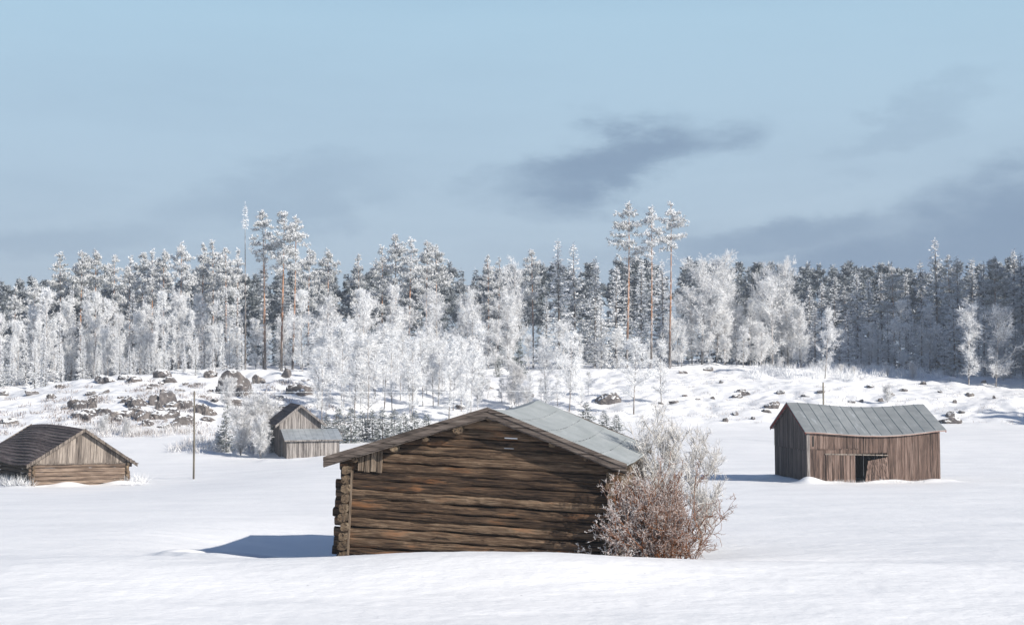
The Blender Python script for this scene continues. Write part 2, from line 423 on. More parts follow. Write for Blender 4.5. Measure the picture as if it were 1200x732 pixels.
# ------------------------------------------------------------------ log builder
def log_mesh(name, L, h, th, ns, ring=10, seed=0, amp=.012, zu=None, x0=0.0, z0=0.0, bow=0.0, axis='x', off=(0, 0, 0), mt=None, parent=None, end=None, smooth=True, square=.62):
    """hewn log along local x from x0 to x0+L, centred at z0; zu(x) limits its top to the roof line"""
    rs = np.random.default_rng(seed + 100)
    xs = np.linspace(x0, x0 + L, ns)
    a = np.linspace(0, 2 * math.pi, ring, endpoint=False) + .3
    ca, sa = np.cos(a), np.sin(a)
    ey = np.sign(ca) * np.abs(ca) ** square * th / 2; ez = np.sign(sa) * np.abs(sa) ** square * h / 2
    o1, o2 = rs.random() * 90, rs.random() * 90
    V = []
    for i, x in enumerate(xs):
        t = i / (ns - 1)
        thick = 1 + .10 * vnoise(np.array([x * .5 + o1]), np.array([o2]))[0] * 2
        cz = z0 + .028 * vnoise(np.array([x * .45 + o2]), np.array([o1]))[0] + bow * (4 * t * (1 - t))
        cy = .03 * vnoise(np.array([x * .6 + o2]), np.array([o1 + 7]))[0]
        nz = amp * 2 * vnoise(np.full(ring, x * 3.1 + o1), a * 2.1 + o2)
        yy = cy + ey * thick + np.sign(ca) * nz * 1.4; zz = cz + ez * thick + np.sign(sa) * nz
        if zu is not None: zz = np.minimum(zz, zu(x))
        for y_, z_ in zip(yy, zz): V.append((x, y_, z_))
    V = np.array(V)
    if axis == 'y': V = V[:, [1, 0, 2]]
    V = V + np.array(off)
    F_ = []
    for i in range(ns - 1):
        for k in range(ring):
            k2 = (k + 1) % ring; A, B, C, D = i * ring + k, i * ring + k2, (i + 1) * ring + k2, (i + 1) * ring + k
            F_.append((A, B, C, D) if axis == 'y' else (A, D, C, B))
    c0, c1 = tuple(range(ring)), tuple(range((ns - 1) * ring, ns * ring))
    nside = len(F_)
    F_.append(c0); F_.append(c1)
    me = bpy.data.meshes.new(name); me.from_pydata([tuple(v) for v in V], [], F_)
    import bmesh as _b
    bm = _b.new(); bm.from_mesh(me); _b.ops.recalc_face_normals(bm, faces=bm.faces); bm.to_mesh(me); bm.free()
    me.materials.append(mt)
    if end: me.materials.append(end)
    for i, p in enumerate(me.polygons):
        p.use_smooth = smooth and i < nside
        if end and i >= nside: p.material_index = 1
    return link(name, me, parent)

# ------------------------------------------------------------------ front log barn
def front_barn():
    x0, Y0 = -.90, 33.0
    base = -.76
    t = empty('log_barn', (x0, Y0, base), rz=R(-10), ry=R(2.4))
    put_props(t, 'large weathered brown log barn with pale green felt roof, closest to the camera', 'barn')
    W, D = 6.3, 6.1
    hw = W / 2
    AX, AZ, S = .27, 4.10, .345
    OH, BK = .46, .80
    under = lambda x: AZ - .13 - S * abs(x - AX)
    step = .222
    n = 18
    hexa('gap_light_blocker', [(-hw + .1, .13, 0), (hw - .1, .13, 0), (hw - .1, .16, 0), (-hw + .1, .16, 0), (-hw + .1, .13, 2.6), (hw - .1, .13, 2.6), (hw - .1, .16, 2.6), (-hw + .1, .16, 2.6)], M['dark'], t)  # dark sheet added behind the logs so no light shows through the gaps
    # gable logs, front and back
    for g in range(2):
        yc = 0.0 if g == 0 else D
        for i in range(n):
            zc = .06 + step * (i - .5) + (.010 * random.uniform(-1, 1))
            zb = zc - step / 2
            lim = (AZ - .13 - zb) / S
            xa, xb = max(-hw - random.uniform(.14, .30), AX - lim), min(hw + random.uniform(.14, .28), AX + lim)
            if xb - xa < .5: continue
            # front gable logs bow outward a little with age
            log_mesh('log', xb - xa, step * random.uniform(.99, 1.06), random.uniform(.17, .25), 46 if g == 0 else 14, ring=14 if g == 0 else 8, seed=i + 50 * g,
                     amp=.018, zu=under, x0=xa, z0=zc, bow=random.uniform(-.012, .008), off=(0, yc + random.uniform(-.018, .018), 0), mt=M['log'], parent=t, end=M['log_end'], square=.60)
    # side walls: logs run back; their ends stick out past the gable at each corner
    for s in (-1, 1):
        for i in range(15):
            zc = .06 + step * (i - 1.98)
            if zc + .1 > under(s * hw): break
            pr = random.uniform(.14, .30)
            log_mesh('side_log', D + .55 + pr, step * random.uniform(.86, .98), random.uniform(.16, .21), 12, ring=10, seed=300 + i * 2 + s,
                     x0=-pr - .08, z0=zc, axis='y', off=(s * (hw - .02) + random.uniform(-.025, .025), 0, 0), mt=M['log_y'], parent=t, end=M['log_end'])
    # purlin ends under the rakes
    for (px_, dz, r_, yo) in ((-.45, -.16, .115, -.42), (-1.2, -.155, .07, -.40), (-1.95, -.16, .085, -.40), (1.75, -.14, .075, -.30), (2.55, -.13, .06, -.3), (AX, -.10, .085, -.26), (-2.9, -.15, .07, -.3)):
        zc = AZ - .12 - S * abs(px_ - AX) + dz * .75
        log_mesh('purlin', D + .8 - yo, r_ * 2, r_ * 2, 10, ring=12, seed=int(px_ * 77) + 999, amp=.01, x0=yo, z0=zc, axis='y', off=(px_, 0, 0), mt=M['log_y'], parent=t, end=M['log_end'], square=.95)
    # ridge/eave sag
    sag = lambda yy, xx: -.13 * math.sin(math.pi * min(max((yy + OH) / (D + OH + BK), 0), 1)) * (1 - .35 * abs(xx - AX) / 3.7)
    ys = np.linspace(-OH, D + BK, 16)
    def sheet(name, xa, xb, dz, th, mt, seed=0, y_a=-OH, y_b=D + BK, wob=0.0):
        V, Fc = [], []
        yy = np.linspace(y_a, y_b, 16)
        nxs = 5
        for sgn in (1, 0):
            for y in yy:
                for k in range(nxs):
                    x = xa + (xb - xa) * k / (nxs - 1)
                    z = AZ - S * abs(x - AX) + sag(y, x) + dz + (0 if sgn else -th) + wob * vnoise(np.array([x * 1.7 + seed]), np.array([y * 1.2]))[0]
                    V.append((x, y, z))
        m_ = len(yy) * nxs
        for j in range(len(yy) - 1):
            for k in range(nxs - 1):
                a0 = j * nxs + k
                Fc.append((a0, a0 + 1, a0 + nxs + 1, a0 + nxs)); Fc.append((m_ + a0, m_ + a0 + nxs, m_ + a0 + nxs + 1, m_ + a0 + 1))
        for j in range(len(yy) - 1):
            a0 = j * nxs; Fc.append((a0, a0 + nxs, m_ + a0 + nxs, m_ + a0)); a1 = a0 + nxs - 1; Fc.append((a1, m_ + a1, m_ + a1 + nxs, a1 + nxs))
        for k in range(nxs - 1):
            Fc.append((k, m_ + k, m_ + k + 1, k + 1)); e = (len(yy) - 1) * nxs + k; Fc.append((e, e + 1, m_ + e + 1, m_ + e))
        return pymesh(name, V, Fc, mt, t)
    ro = empty('roof', (0, 0, 0)); ro.parent = t
    def to_roof(o): o.parent = ro; return o
    xl, xr = -3.56, 3.46
    # sarking boards across both slopes
    for s, xe in ((-1, xl), (1, xr)):
        nb = 13
        for k in range(nb):
            xa, xb = AX + (xe - AX) * k / nb, AX + (xe - AX) * (k + .97) / nb
            to_roof(sheet('roof_board', min(xa, xb), max(xa, xb), -.045, .028, M['deck']))
    # felt strips, lapped like tiles, each with its row of nails
    for s, xe in ((-1, xl - .02), (1, xr + .03)):
        ns_ = 5
        for k in range(ns_):
            xa, xb = AX + (xe - AX) * k / ns_, AX + (xe - AX) * (k + 1.06 if k < ns_ - 1 else k + 1) / ns_
            st = to_roof(sheet('felt_strip', min(xa, xb), max(xa, xb), .0 + .006 * (ns_ - k), .005, M['felt'], seed=k, y_a=-OH + .01, wob=.018))
            V, Fc = [], []
            xn = xb - s * .05
            for j in range(46):
                y = -OH + .12 + j * .148 + random.uniform(-.02, .02)
                if y > D + BK: break
                z = AZ - S * abs(xn - AX) + sag(y, xn) + .006 * (ns_ - k) + .016
                b0 = len(V); r_ = .011; xq = xn + random.uniform(-.012, .012)
                V += [(xq - r_, y - r_, z - .02), (xq + r_, y - r_, z - .02), (xq + r_, y + r_, z - .02), (xq - r_, y + r_, z - .02), (xq, y, z - .004)]
                Fc += [(b0, b0 + 1, b0 + 4), (b0 + 1, b0 + 2, b0 + 4), (b0 + 2, b0 + 3, b0 + 4), (b0 + 3, b0, b0 + 4)]
            o = pymesh('nail_row', V, Fc, M['nail'], t); o['kind'] = 'stuff'; o.parent = st
    # rake boards along the front and back verges: deep outer plank and a thinner cap
    for g, yb in ((0, -OH - .035), (1, D + BK + .002)):
        for s, xe in ((-1, xl - .05), (1, xr + .05)):
            for nm, d0, d1, th, yo in (('rake_board', .03, -.165, .033, 0), ('verge_strip', .055, -.035, .022, -.024), ('rake_board', -.10, -.20, .022, .035)):
                if g == 1 and nm == 'verge_strip': continue
                V = []; N = 14
                xs_ = np.linspace(AX, xe, N); fc = []
                for i, x in enumerate(xs_):
                    wb = .012 * vnoise(np.array([x * 1.3 + 3 * s]), np.array([d0 * 30]))[0] * 2
                    zt = AZ - S * abs(x - AX) + sag(yb, x)
                    for (y_, z_) in ((yb + yo, zt + d1), (yb + yo + th, zt + d1), (yb + yo + th, zt + d0), (yb + yo, zt + d0)):
                        V.append((x, y_, z_ + wb))
                for i in range(N - 1):
                    for k in range(4):
                        a_, b_ = i * 4 + k, i * 4 + (k + 1) % 4
                        fc.append((a_, b_, b_ + 4, a_ + 4) if s > 0 else (a_, a_ + 4, b_ + 4, b_))
                fc += [(0, 1, 2, 3), ((N - 1) * 4, (N - 1) * 4 + 3, (N - 1) * 4 + 2, (N - 1) * 4 + 1)]
                o = pymesh(nm, V, fc, M['rake'], ro)
    # little block of short planks under the left eave
    for k, xx in enumerate((-2.86, -2.70, -2.55, -2.41)):
        z1 = under(xx) - .04
        x_, w_ = xx, .13
        zz0 = under(-2.7) - .44 - .02 * (k % 2)
        hexa('plank', [(x_, -.16, zz0), (x_ + w_, -.16, zz0), (x_ + w_, -.12, zz0), (x_, -.12, zz0),
                       (x_ + .01, -.16, z1), (x_ + w_, -.16, z1 - S * 0 ), (x_ + w_, -.12, z1), (x_ + .01, -.12, z1)], M['plank'], t)
    # upright corner strip by the notched log ends
    hexa('corner_post', [(-hw + .10, -.15, 0), (-hw + .15, -.15, 0), (-hw + .15, -.11, 0), (-hw + .10, -.11, 0),
                         (-hw + .12, -.15, 2.5), (-hw + .17, -.15, 2.5), (-hw + .17, -.11, 2.5), (-hw + .12, -.11, 2.5)], M['plank'], t)
    # pale strips laid on the top logs stand in for light through chinks
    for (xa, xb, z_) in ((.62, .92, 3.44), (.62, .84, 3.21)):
        box('chink_light_strip', xa, xb, -.135, -.10, z_, z_ + (.024 if z_ > 3.3 else .009), M['snow'], t)
front_barn()

# ------------------------------------------------------------------ generic board wall helper
def vboards(parent, p0, ux, n, width, zbot, ztop, mt, name='wall_board', th=.025, nrm=(0, -1), gap=.008, jit=.012, skip=None):
    """n vertical boards along direction ux (2D) from p0; ztop(u) gives the top at distance u; nrm = outward"""
    for k in range(n):
        if skip and skip(k): continue
        u0 = k * width + gap / 2 + random.uniform(0, .004); u1 = (k + 1) * width - gap / 2
        pr = random.uniform(0, jit)
        lean = random.uniform(-.006, .006)
        def P(u, o, z, le=0): return (p0[0] + ux[0] * (u + le) + nrm[0] * (o + pr), p0[1] + ux[1] * (u + le) + nrm[1] * (o + pr), z)
        zb = zbot(.5 * (u0 + u1)) if callable(zbot) else zbot
        t0, t1 = ztop(u0), ztop(u1)
        hexa(name, [P(u0, th, zb, lean), P(u1, th, zb, lean), P(u1, 0, zb, lean), P(u0, 0, zb, lean), P(u0, th, t0), P(u1, th, t1), P(u1, 0, t1), P(u0, 0, t0)], mt, parent)

# ------------------------------------------------------------------ right barn (long, sagging metal roof)
def right_barn():
    x0, Y0 = 15.72, 75.0
    t = empty('board_barn', (x0, Y0, -1.98), rz=R(10), ry=R(-.4))
    put_props(t, 'red-brown board barn with sagging grey sheet-metal roof and broken door, at right', 'barn')
    L, W = 7.45, 4.85; EH, RH = 2.86, 4.22
    sl = (RH - EH) / (W / 2)
    sg = lambda u: -.21 * math.sin(math.pi * min(max((u - .6) / (L - .6 + .2), 0), 1)) ** 1.1 - .17 * max(u, 0) / L
    sge = lambda u: -.25 * math.sin(math.pi * min(max(u / L, 0), 1) ** 1.2) - .02 * u / L
    bw = .165; nb = int(L / bw)
    bw = L / nb
    # front wall: short boards above the ledger, door bay below
    d0, d1 = 2.62, 4.42      # door opening
    top = lambda u: EH - .05 + sge(u)
    led = 1.78
    def front(k0, k1, zb, zt, name='wall_board'):
        vboards(t, (k0 * bw, 0), (1, 0), k1 - k0, bw, zb, lambda u: zt(u + k0 * bw), M['board'], name)
    kA, kB = int(round(d0 / bw)), int(round(d1 / bw))
    front(0, kA, led + .03, top); front(0, kA, -.3, lambda u: led - .015)
    front(kA, kB, led - .25, top)
    front(kB, nb, -.3, top)
    # ledgers
    box('ledger_board', .1, d1 - 1.6, -.055, -.028, led - .03, led + .02, M['board'], t)
    hexa('door_rail', [(.95, -.085, 1.50), (4.5, -.085, 1.38), (4.5, -.04, 1.38), (.95, -.04, 1.50), (.95, -.085, 1.57), (4.5, -.085, 1.44), (4.5, -.04, 1.44), (.95, -.04, 1.57)], M['gboard'], t)
    # closed sliding leaf to the left of the gap
    vboards(t, (1.0, -.045), (1, 0), 10, .163, -.3, lambda u: 1.49 - .034 * u, M['board'], 'door_board')
    # the fallen leaf, hanging askew and leaning out at the foot
    leaf = empty('door_leaf', (0, 0, 0)); leaf.parent = t; leaf['label'] = 'broken door leaf hanging askew and leaning outward'
    for k in range(8):
        u0, u1 = 2.92 + k * .185, 2.92 + (k + 1) * .185 - .01
        sk = .42 * (1 - k / 8)          # slanted left edge
        f = lambda u: 1.10 + .17 * (u - 3.2)
        zt0, zt1 = f(u0 + sk), f(u1 + sk)
        ob = hexa('door_board', [(u0, -.55, -.3), (u1, -.50, -.3), (u1, -.47, -.3), (u0, -.52, -.3), (u0 + sk, -.12, zt0), (u1 + sk, -.10, zt1), (u1 + sk, -.07, zt1), (u0 + sk, -.09, zt0)], M['board'], leaf)
    # gable walls and back wall
    def gtop(v): return EH - .03 + sl * (W / 2 - abs(v - W / 2)) - .05
    def gtop_far(v): return gtop(v) - .20 * (1 - abs(v - W / 2) / (W / 2)) - .04
    nbg = 26; bg_ = W / nbg
    for (xx, nr, nm) in ((0, (-1, 0), 'a'), (L, (1, 0), 'b')):
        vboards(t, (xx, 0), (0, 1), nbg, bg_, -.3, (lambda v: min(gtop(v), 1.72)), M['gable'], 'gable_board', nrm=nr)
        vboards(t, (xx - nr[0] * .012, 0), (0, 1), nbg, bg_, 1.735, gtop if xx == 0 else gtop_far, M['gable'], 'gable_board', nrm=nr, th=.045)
    vboards(t, (0, W), (1, 0), nb, bw, -.3, top, M['board'], 'back_board', nrm=(0, 1))
    # corner boards, posts and floor beams inside
    box('corner_board', -.075, .10, -.058, -.032, -.3, EH - .12, M['lboard'], t)
    box('corner_board', L - .05, L + .06, -.06, -.032, -.3, EH - .08, M['board'], t)
    box('slit_shade_strip', .25, .32, -.058, -.03, 1.95, 2.50, M['dark'], t)  # near-black strip on the boards paints the darkness of an open slit
    for px_ in (.08, 2.5, 4.5, L - .2):
        box('post', px_, px_ + .12, .02, .14, -.3, EH - .5, M['deck'], t)
    # roof: standing-seam panels on both slopes
    ro = empty('roof', (0, 0, 0)); ro.parent = t
    x_a, x_b = -.22, L + .38; NP = 13; ov = .20
    for s in (0, 1):
        yr = W / 2; ye = -ov if s == 0 else W + ov
        zr = lambda u: RH + sg(u) + (0 if s == 0 else .0)
        ze = lambda u: RH - sl * (W / 2 + ov) + sge(u)
        for k in range(NP):
            ua, ub = x_a + (x_b - x_a) * k / NP, x_a + (x_b - x_a) * (k + 1) / NP - .012
            V = []; N = 7
            for lay in (0, -.02):
                for i in range(N):
                    q = i / (N - 1)
                    for u in (ua, ub):
                        z = zr(u) * (1 - q) + ze(u) * q - .06 * math.sin(math.pi * q) * max(0, -sg(u)) + lay
                        V.append((u, yr + (ye - yr) * q, z))
            fc = []
            for i in range(N - 1):
                a_ = i * 2; fc.append((a_, a_ + 1, a_ + 3, a_ + 2) if s else (a_, a_ + 2, a_ + 3, a_ + 1)); b_ = a_ + 2 * N; fc.append((b_, b_ + 2, b_ + 3, b_ + 1) if s else (b_, b_ + 1, b_ + 3, b_ + 2))
                fc.append((a_, b_, b_ + 2, a_ + 2)); fc.append((a_ + 1, a_ + 3, b_ + 3, b_ + 1))
            fc += [(0, 1, 2 * N + 1, 2 * N), (2 * N - 2, 4 * N - 2, 4 * N - 1, 2 * N - 1)]
            pymesh('roof_panel', V, fc, M['metal'], ro)
            # raised seam
            V, fc = [], []
            for i in range(N):
                q = i / (N - 1); z = zr(ua) * (1 - q) + ze(ua) * q - .06 * math.sin(math.pi * q) * max(0, -sg(ua)); y = yr + (ye - yr) * q
                V += [(ua - .022, y, z - .01), (ua - .012, y, z + .022), (ua + .008, y, z + .022), (ua + .012, y, z - .01)]
            for i in range(N - 1):
                for j in range(3):
                    a_ = i * 4 + j; fc.append((a_, a_ + 4, a_ + 5, a_ + 1))
            fc += [(0, 1, 2, 3), tuple(range(4 * N - 1, 4 * N - 5, -1))]
            pymesh('roof_seam', V, fc, M['seam'], ro)
        # eave trim following the sag
        V, fc = [], []; N = 12
        for i in range(N):
            u = x_a + (x_b - x_a) * i / (N - 1); z = ze(u) - .025
            for (y_, z_) in ((ye + (.0 if s == 0 else -.03), z), (ye + (.03 if s == 0 else 0), z), (ye + (.03 if s == 0 else 0), z - .055), (ye + (.0 if s == 0 else -.03), z - .055)):
                V.append((u, y_, z_))
        for i in range(N - 1):
            for k in range(4):
                a_, b_ = i * 4 + k, i * 4 + (k + 1) % 4; fc.append((a_, b_, b_ + 4, a_ + 4))
        fc += [(0, 1, 2, 3), tuple(range(4 * N - 4, 4 * N))]
        pymesh('eave_board', V, fc, M['trim'], ro)
        # gable rake boards, red beneath
        for xx in (x_a + .01, x_b - .04):
            z0_, z1_ = zr(xx) - .03, ze(xx) - .03
            hexa('rake_board', [(xx, yr, z0_ - .14), (xx + .03, yr, z0_ - .14), (xx + .03, ye, z1_ - .12), (xx, ye, z1_ - .12), (xx, yr, z0_), (xx + .03, yr, z0_), (xx + .03, ye, z1_), (xx, ye, z1_)], M['red'], ro)
        for r_ in range(1, 5):
            q = r_ / 5; yy = yr + (ye - yr) * q; z = RH * (1 - q) + (RH - sl * (W / 2 + ov)) * q - .03
            box('roof_lath', x_a + .04, .0, yy, yy + .06, z - .06, z - .015, M['red'], ro)
right_barn()

# ------------------------------------------------------------------ left barn
def left_barn():
    x, Y = (95 - 600) / F * 82, 82.0
    t = empty('plank_gable_barn', (x, Y, -2.86), rz=R(40), ry=R(1.8))
    put_props(t, 'grey barn with log base, board gable and dark wavy roof at the left edge', 'barn')
    W, D = 5.7, 7.2; hw = W / 2; AZ = 3.42; S = .62; OH = .45
    under = lambda xx: AZ - .1 - S * abs(xx)
    zs = 1.42
    for yc in (0, D):
        for i in range(6):
            zc = .02 + .235 * (i + .5)
            log_mesh('log', W + random.uniform(.30, .5), .232, .19, 14, ring=8, seed=700 + i, x0=-hw - random.uniform(.14, .24), z0=zc, off=(0, yc, 0), mt=M['llog'], parent=t, end=M['log_end'], amp=.014)
    for s in (-1, 1):
        for i in range(6):
            zc = .02 + .235 * (i + .05)
            log_mesh('side_log', D + .45, .22, .18, 8, ring=8, seed=760 + i, x0=-.24, z0=zc, axis='y', off=(s * (hw - .02), 0, 0), mt=M['log_y'], parent=t, end=M['log_end'])
    n = 30; bw = W / n
    for (yc, nr) in ((-.08, (0, -1)), (D + .08, (0, 1))):
        vboards(t, (-hw, yc), (1, 0), n, bw, zs + .02, lambda u: max(under(u - hw) , zs + .03), M['gboard'], 'gable_board', nrm=nr, jit=.02)
    box('beam', -hw - .1, hw + .1, -.16, -.125, zs - .02, zs + .04, M['gboard'], t)
    for s in (-1, 1):    # plank wall above the logs along the open left side
        box('wall_plate', s * hw - .08, s * hw + .08, -.3, D + .3, under(hw) - .2, under(hw) - .04, M['deck'], t)
    ro = empty('roof', (0, 0, 0)); ro.parent = t
    xe = hw + .48
    ya, yb = -OH, D + .5; N = 26
    for s in (-1, 1):
        nr = 15
        for k in range(nr):
            q0, q1 = k / nr, (k + 1.25) / nr
            V = []
            for i in range(N):
                y = ya + (yb - ya) * i / (N - 1); tt = i / (N - 1)
                sg = .13 * math.sin(math.pi * tt * 1.0) - .02 * math.sin(7 * tt)
                wv = .05 * math.sin(tt * 9 + k * .6) * (.3 + q0)
                for (q, lift) in ((q0, .0), (q1, .055)):
                    q = min(q, 1.04); xx = s * xe * q; z = AZ - S * abs(xx) + sg * (1 - .5 * q) + wv + lift * .8 
                    V.append((xx, y, z)); V.append((xx, y, z - .03))
            fc = []
            for i in range(N - 1):
                a_ = i * 4
                fc.append((a_, a_ + 2, a_ + 6, a_ + 4) if s > 0 else (a_, a_ + 4, a_ + 6, a_ + 2))
                fc.append((a_ + 1, a_ + 5, a_ + 7, a_ + 3) if s > 0 else (a_ + 1, a_ + 3, a_ + 7, a_ + 5))
                fc.append((a_ + 2, a_ + 3, a_ + 7, a_ + 6)); fc.append((a_, a_ + 4, a_ + 5, a_ + 1))
            fc += [(0, 1, 3, 2), (4 * N - 4, 4 * N - 2, 4 * N - 1, 4 * N - 3)]
            pymesh('roof_course', V, fc, M['shingle'], ro)
            V2 = []
            for i in range(N):      # worn pale lower edge of the course
                x_, y_, z_ = V[i * 4 + 2]; V2 += [(x_ - s * .022, y_, z_ + .012 + .022 * S), (x_ + s * .012, y_, z_ + .004), (x_ + s * .012, y_, z_ - .035)]
            f2 = []
            for i in range(N - 1):
                for j in range(2):
                    a_ = i * 3 + j; f2.append((a_, a_ + 1, a_ + 4, a_ + 3) if s > 0 else (a_, a_ + 3, a_ + 4, a_ + 1))
            pymesh('course_edge', V2, f2, M['rake'], ro)
        for yy in (ya - .02, yb):
            V = []
            for (xx, dz) in ((0, -.0), (s * xe, 0)):
                z = AZ - S * abs(xx) + .05
                V += [(xx, yy, z - .19), (xx, yy + .03, z - .19), (xx, yy + .03, z), (xx, yy, z)]
            hexa('rake_board', [V[0], V[4], V[5], V[1], V[3], V[7], V[6], V[2]], M['gboard'], ro)
left_barn()

# ------------------------------------------------------------------ middle barn with lean-to
def mid_barn():
    x, Y = (352.5 - 600) / F * 108, 108.0
    t = empty('lean_to_barn', (x, Y, -2.65), rz=R(16))
    put_props(t, 'small grey board barn with a metal-roofed lean-to, behind the frosted bushes', 'barn')
    W, D = 3.15, 5.5; hw = W / 2; AZ = 3.85; S = .80
    under = lambda xx: AZ - .1 - S * abs(xx)
    for (yc, nr) in ((0, (0, -1)), (D, (0, 1))):
        vboards(t, (-hw, yc), (1, 0), 22, W / 22, -.3, lambda u: under(u - hw), M['lboard'], 'gable_board', nrm=nr, jit=.015)
    for s in (-1, 1):
        vboards(t, (s * hw, 0), (0, 1), 26, D / 26, -.3, lambda u: under(hw), M['gboard'], 'side_board', nrm=(s, 0))
    ro = empty('roof', (0, 0, 0)); ro.parent = t
    for s in (-1, 1):
        for k in range(9):
            q0, q1 = k / 9, (k + 1.15) / 9; xe = (hw + .35) * s
            za, zb = AZ - S * abs(xe * q0) + .0, AZ - S * abs(xe * q1) + .035
            hexa('roof_board', [(xe * q0, -.4, za - .04), (xe * q1, -.4, zb - .04), (xe * q1, D + .4, zb - .04), (xe * q0, D + .4, za - .04),
                                (xe * q0, -.4, za), (xe * q1, -.4, zb), (xe * q1, D + .4, zb), (xe * q0, D + .4, za)], M['shingle'], ro)
        xe = (hw + .37) * s
        hexa('rake_board', [(0, -.44, AZ - .17), (xe, -.44, AZ - S * abs(xe) - .17), (xe, -.41, AZ - S * abs(xe) - .17), (0, -.41, AZ - .17),
                            (0, -.44, AZ + .03), (xe, -.44, AZ - S * abs(xe) + .03), (xe, -.41, AZ - S * abs(xe) + .03), (0, -.41, AZ + .03)], M['lboard'], ro)
    # lean-to
    lt = empty('lean_to', (0, 0, 0)); lt.parent = t
    xa, xb, yd = -1.3, 2.62, -2.3
    vboards(lt, (xa, yd), (1, 0), 22, (xb - xa) / 22, -.3, lambda u: 1.30, M['lboard'], 'wall_board', jit=.015)
    for xx, nr in ((xa, (-1, 0)), (xb, (1, 0))):
        vboards(lt, (xx, yd), (0, 1), 12, 2.3 / 12, -.3, lambda v: 1.30 + .27 * v, M['gboard'], 'wall_board', nrm=nr)
    nP = 10
    for k in range(nP):
        u0 = xa - .2 + (xb - xa + .45) * k / nP; u1 = xa - .2 + (xb - xa + .45) * (k + 1) / nP - .012
        z0, z1 = 1.30, 2.02
        hexa('roof_panel', [(u0, yd - .25, z0 - .03), (u1, yd - .25, z0 - .03), (u1, -.03, z1 - .03), (u0, -.03, z1 - .03), (u0, yd - .25, z0), (u1, yd - .25, z0), (u1, -.03, z1), (u0, -.03, z1)], M['metal2'], lt)
        box('roof_seam', u1 - .004, u1 + .014, yd - .25, yd - .22, z0, z0 + .03, M['seam'], lt)
    hexa('eave_board', [(xa - .2, yd - .285, 1.20), (xb + .25, yd - .285, 1.20), (xb + .25, yd - .255, 1.20), (xa - .2, yd - .255, 1.20),
                        (xa - .2, yd - .285, 1.30), (xb + .25, yd - .285, 1.30), (xb + .25, yd - .255, 1.30), (xa - .2, yd - .255, 1.30)], M['lboard'], lt)
mid_barn()

# ------------------------------------------------------------------ tubes and blades
def frames(D):
    D = D / np.linalg.norm(D, axis=1, keepdims=True)
    up = np.where(np.abs(D[:, 2:3]) > .9, np.array([[1.0, 0, 0]]), np.array([[0, 0, 1.0]]))
    A = np.cross(D, up); A /= np.linalg.norm(A, axis=1, keepdims=True); B = np.cross(D, A)
    return D, A, B
def tubes(P0, P1, r0, r1, sides=3):
    P0, P1 = np.asarray(P0, float), np.asarray(P1, float); n = len(P0)
    r0 = np.broadcast_to(np.asarray(r0, float), (n,)); r1 = np.broadcast_to(np.asarray(r1, float), (n,))
    _, A, B = frames(P1 - P0 + 1e-9)
    V = np.zeros((n, 2 * sides, 3))
    for k in range(sides):
        a = 2 * math.pi * k / sides; o = math.cos(a) * A + math.sin(a) * B
        V[:, k] = P0 + o * r0[:, None]; V[:, sides + k] = P1 + o * r1[:, None]
    base = (np.arange(n) * 2 * sides)[:, None]
    Q = np.concatenate([base + np.array([[k, (k + 1) % sides, sides + (k + 1) % sides, sides + k]]) for k in range(sides)], 0)
    return V.reshape(-1, 3), Q
def blades(P, D, L, Wd, rs, flat=None):
    """leaf-like diamonds from P along D"""
    P = np.asarray(P, float); D = np.asarray(D, float); n = len(P)
    D, A, B = frames(D)
    th = rs.random(n) * math.pi * 2 if flat is None else np.full(n, flat)
    S_ = np.cos(th)[:, None] * A + np.sin(th)[:, None] * B
    L = np.broadcast_to(L, (n,))[:, None]; Wd = np.broadcast_to(Wd, (n,))[:, None]
    V = np.stack([P, P + D * L * .45 + S_ * Wd / 2, P + D * L, P + D * L * .45 - S_ * Wd / 2], 1)
    Q = np.arange(n * 4).reshape(n, 4)
    return V.reshape(-1, 3), Q
def join(parts):
    """parts: list of (V, Q, frost per part scalar/array-per-face-group)"""
    Vs, Qs, As, o = [], [], [], 0
    for V, Q, a in parts:
        Vs.append(V); Qs.append(Q + o); As.append(np.broadcast_to(a, (len(V),)) if np.ndim(a) == 0 else a); o += len(V)
    return np.concatenate(Vs), np.concatenate(Qs), np.concatenate(As)
def trunk_line(H, r, rs, sway=.02, n=10):
    z = np.linspace(0, H, n + 1); ph = rs.random(2) * 6
    x = H * sway * np.sin(z / H * 2.2 + ph[0]) - H * sway * math.sin(ph[0]); y = H * sway * np.sin(z / H * 1.8 + ph[1]) - H * sway * math.sin(ph[1])
    P = np.stack([x, y, z], 1); rad = r * (1 - z / H) ** .8 + r * .06
    return P, rad
def trunk_mesh(name, P, rad, m, sides=8):
    n = len(P); V = []
    for p, q in zip(P, rad):
        for k in range(sides):
            a = 2 * math.pi * k / sides; V.append((p[0] + q * math.cos(a), p[1] + q * math.sin(a), p[2]))
    V = np.array(V); V[:sides, 2] -= .5
    Q = [(i * sides + k, i * sides + (k + 1) % sides, (i + 1) * sides + (k + 1) % sides, (i + 1) * sides + k) for i in range(n - 1) for k in range(sides)]
    me = make_mesh(name, V, quads=Q, smooth=True); me.materials.append(m)
    return me
def along(P, z):
    zz = P[:, 2]; return np.stack([np.interp(z, zz, P[:, 0]), np.interp(z, zz, P[:, 1]), z], -1)
def rep4(a): return np.repeat(a, 4)

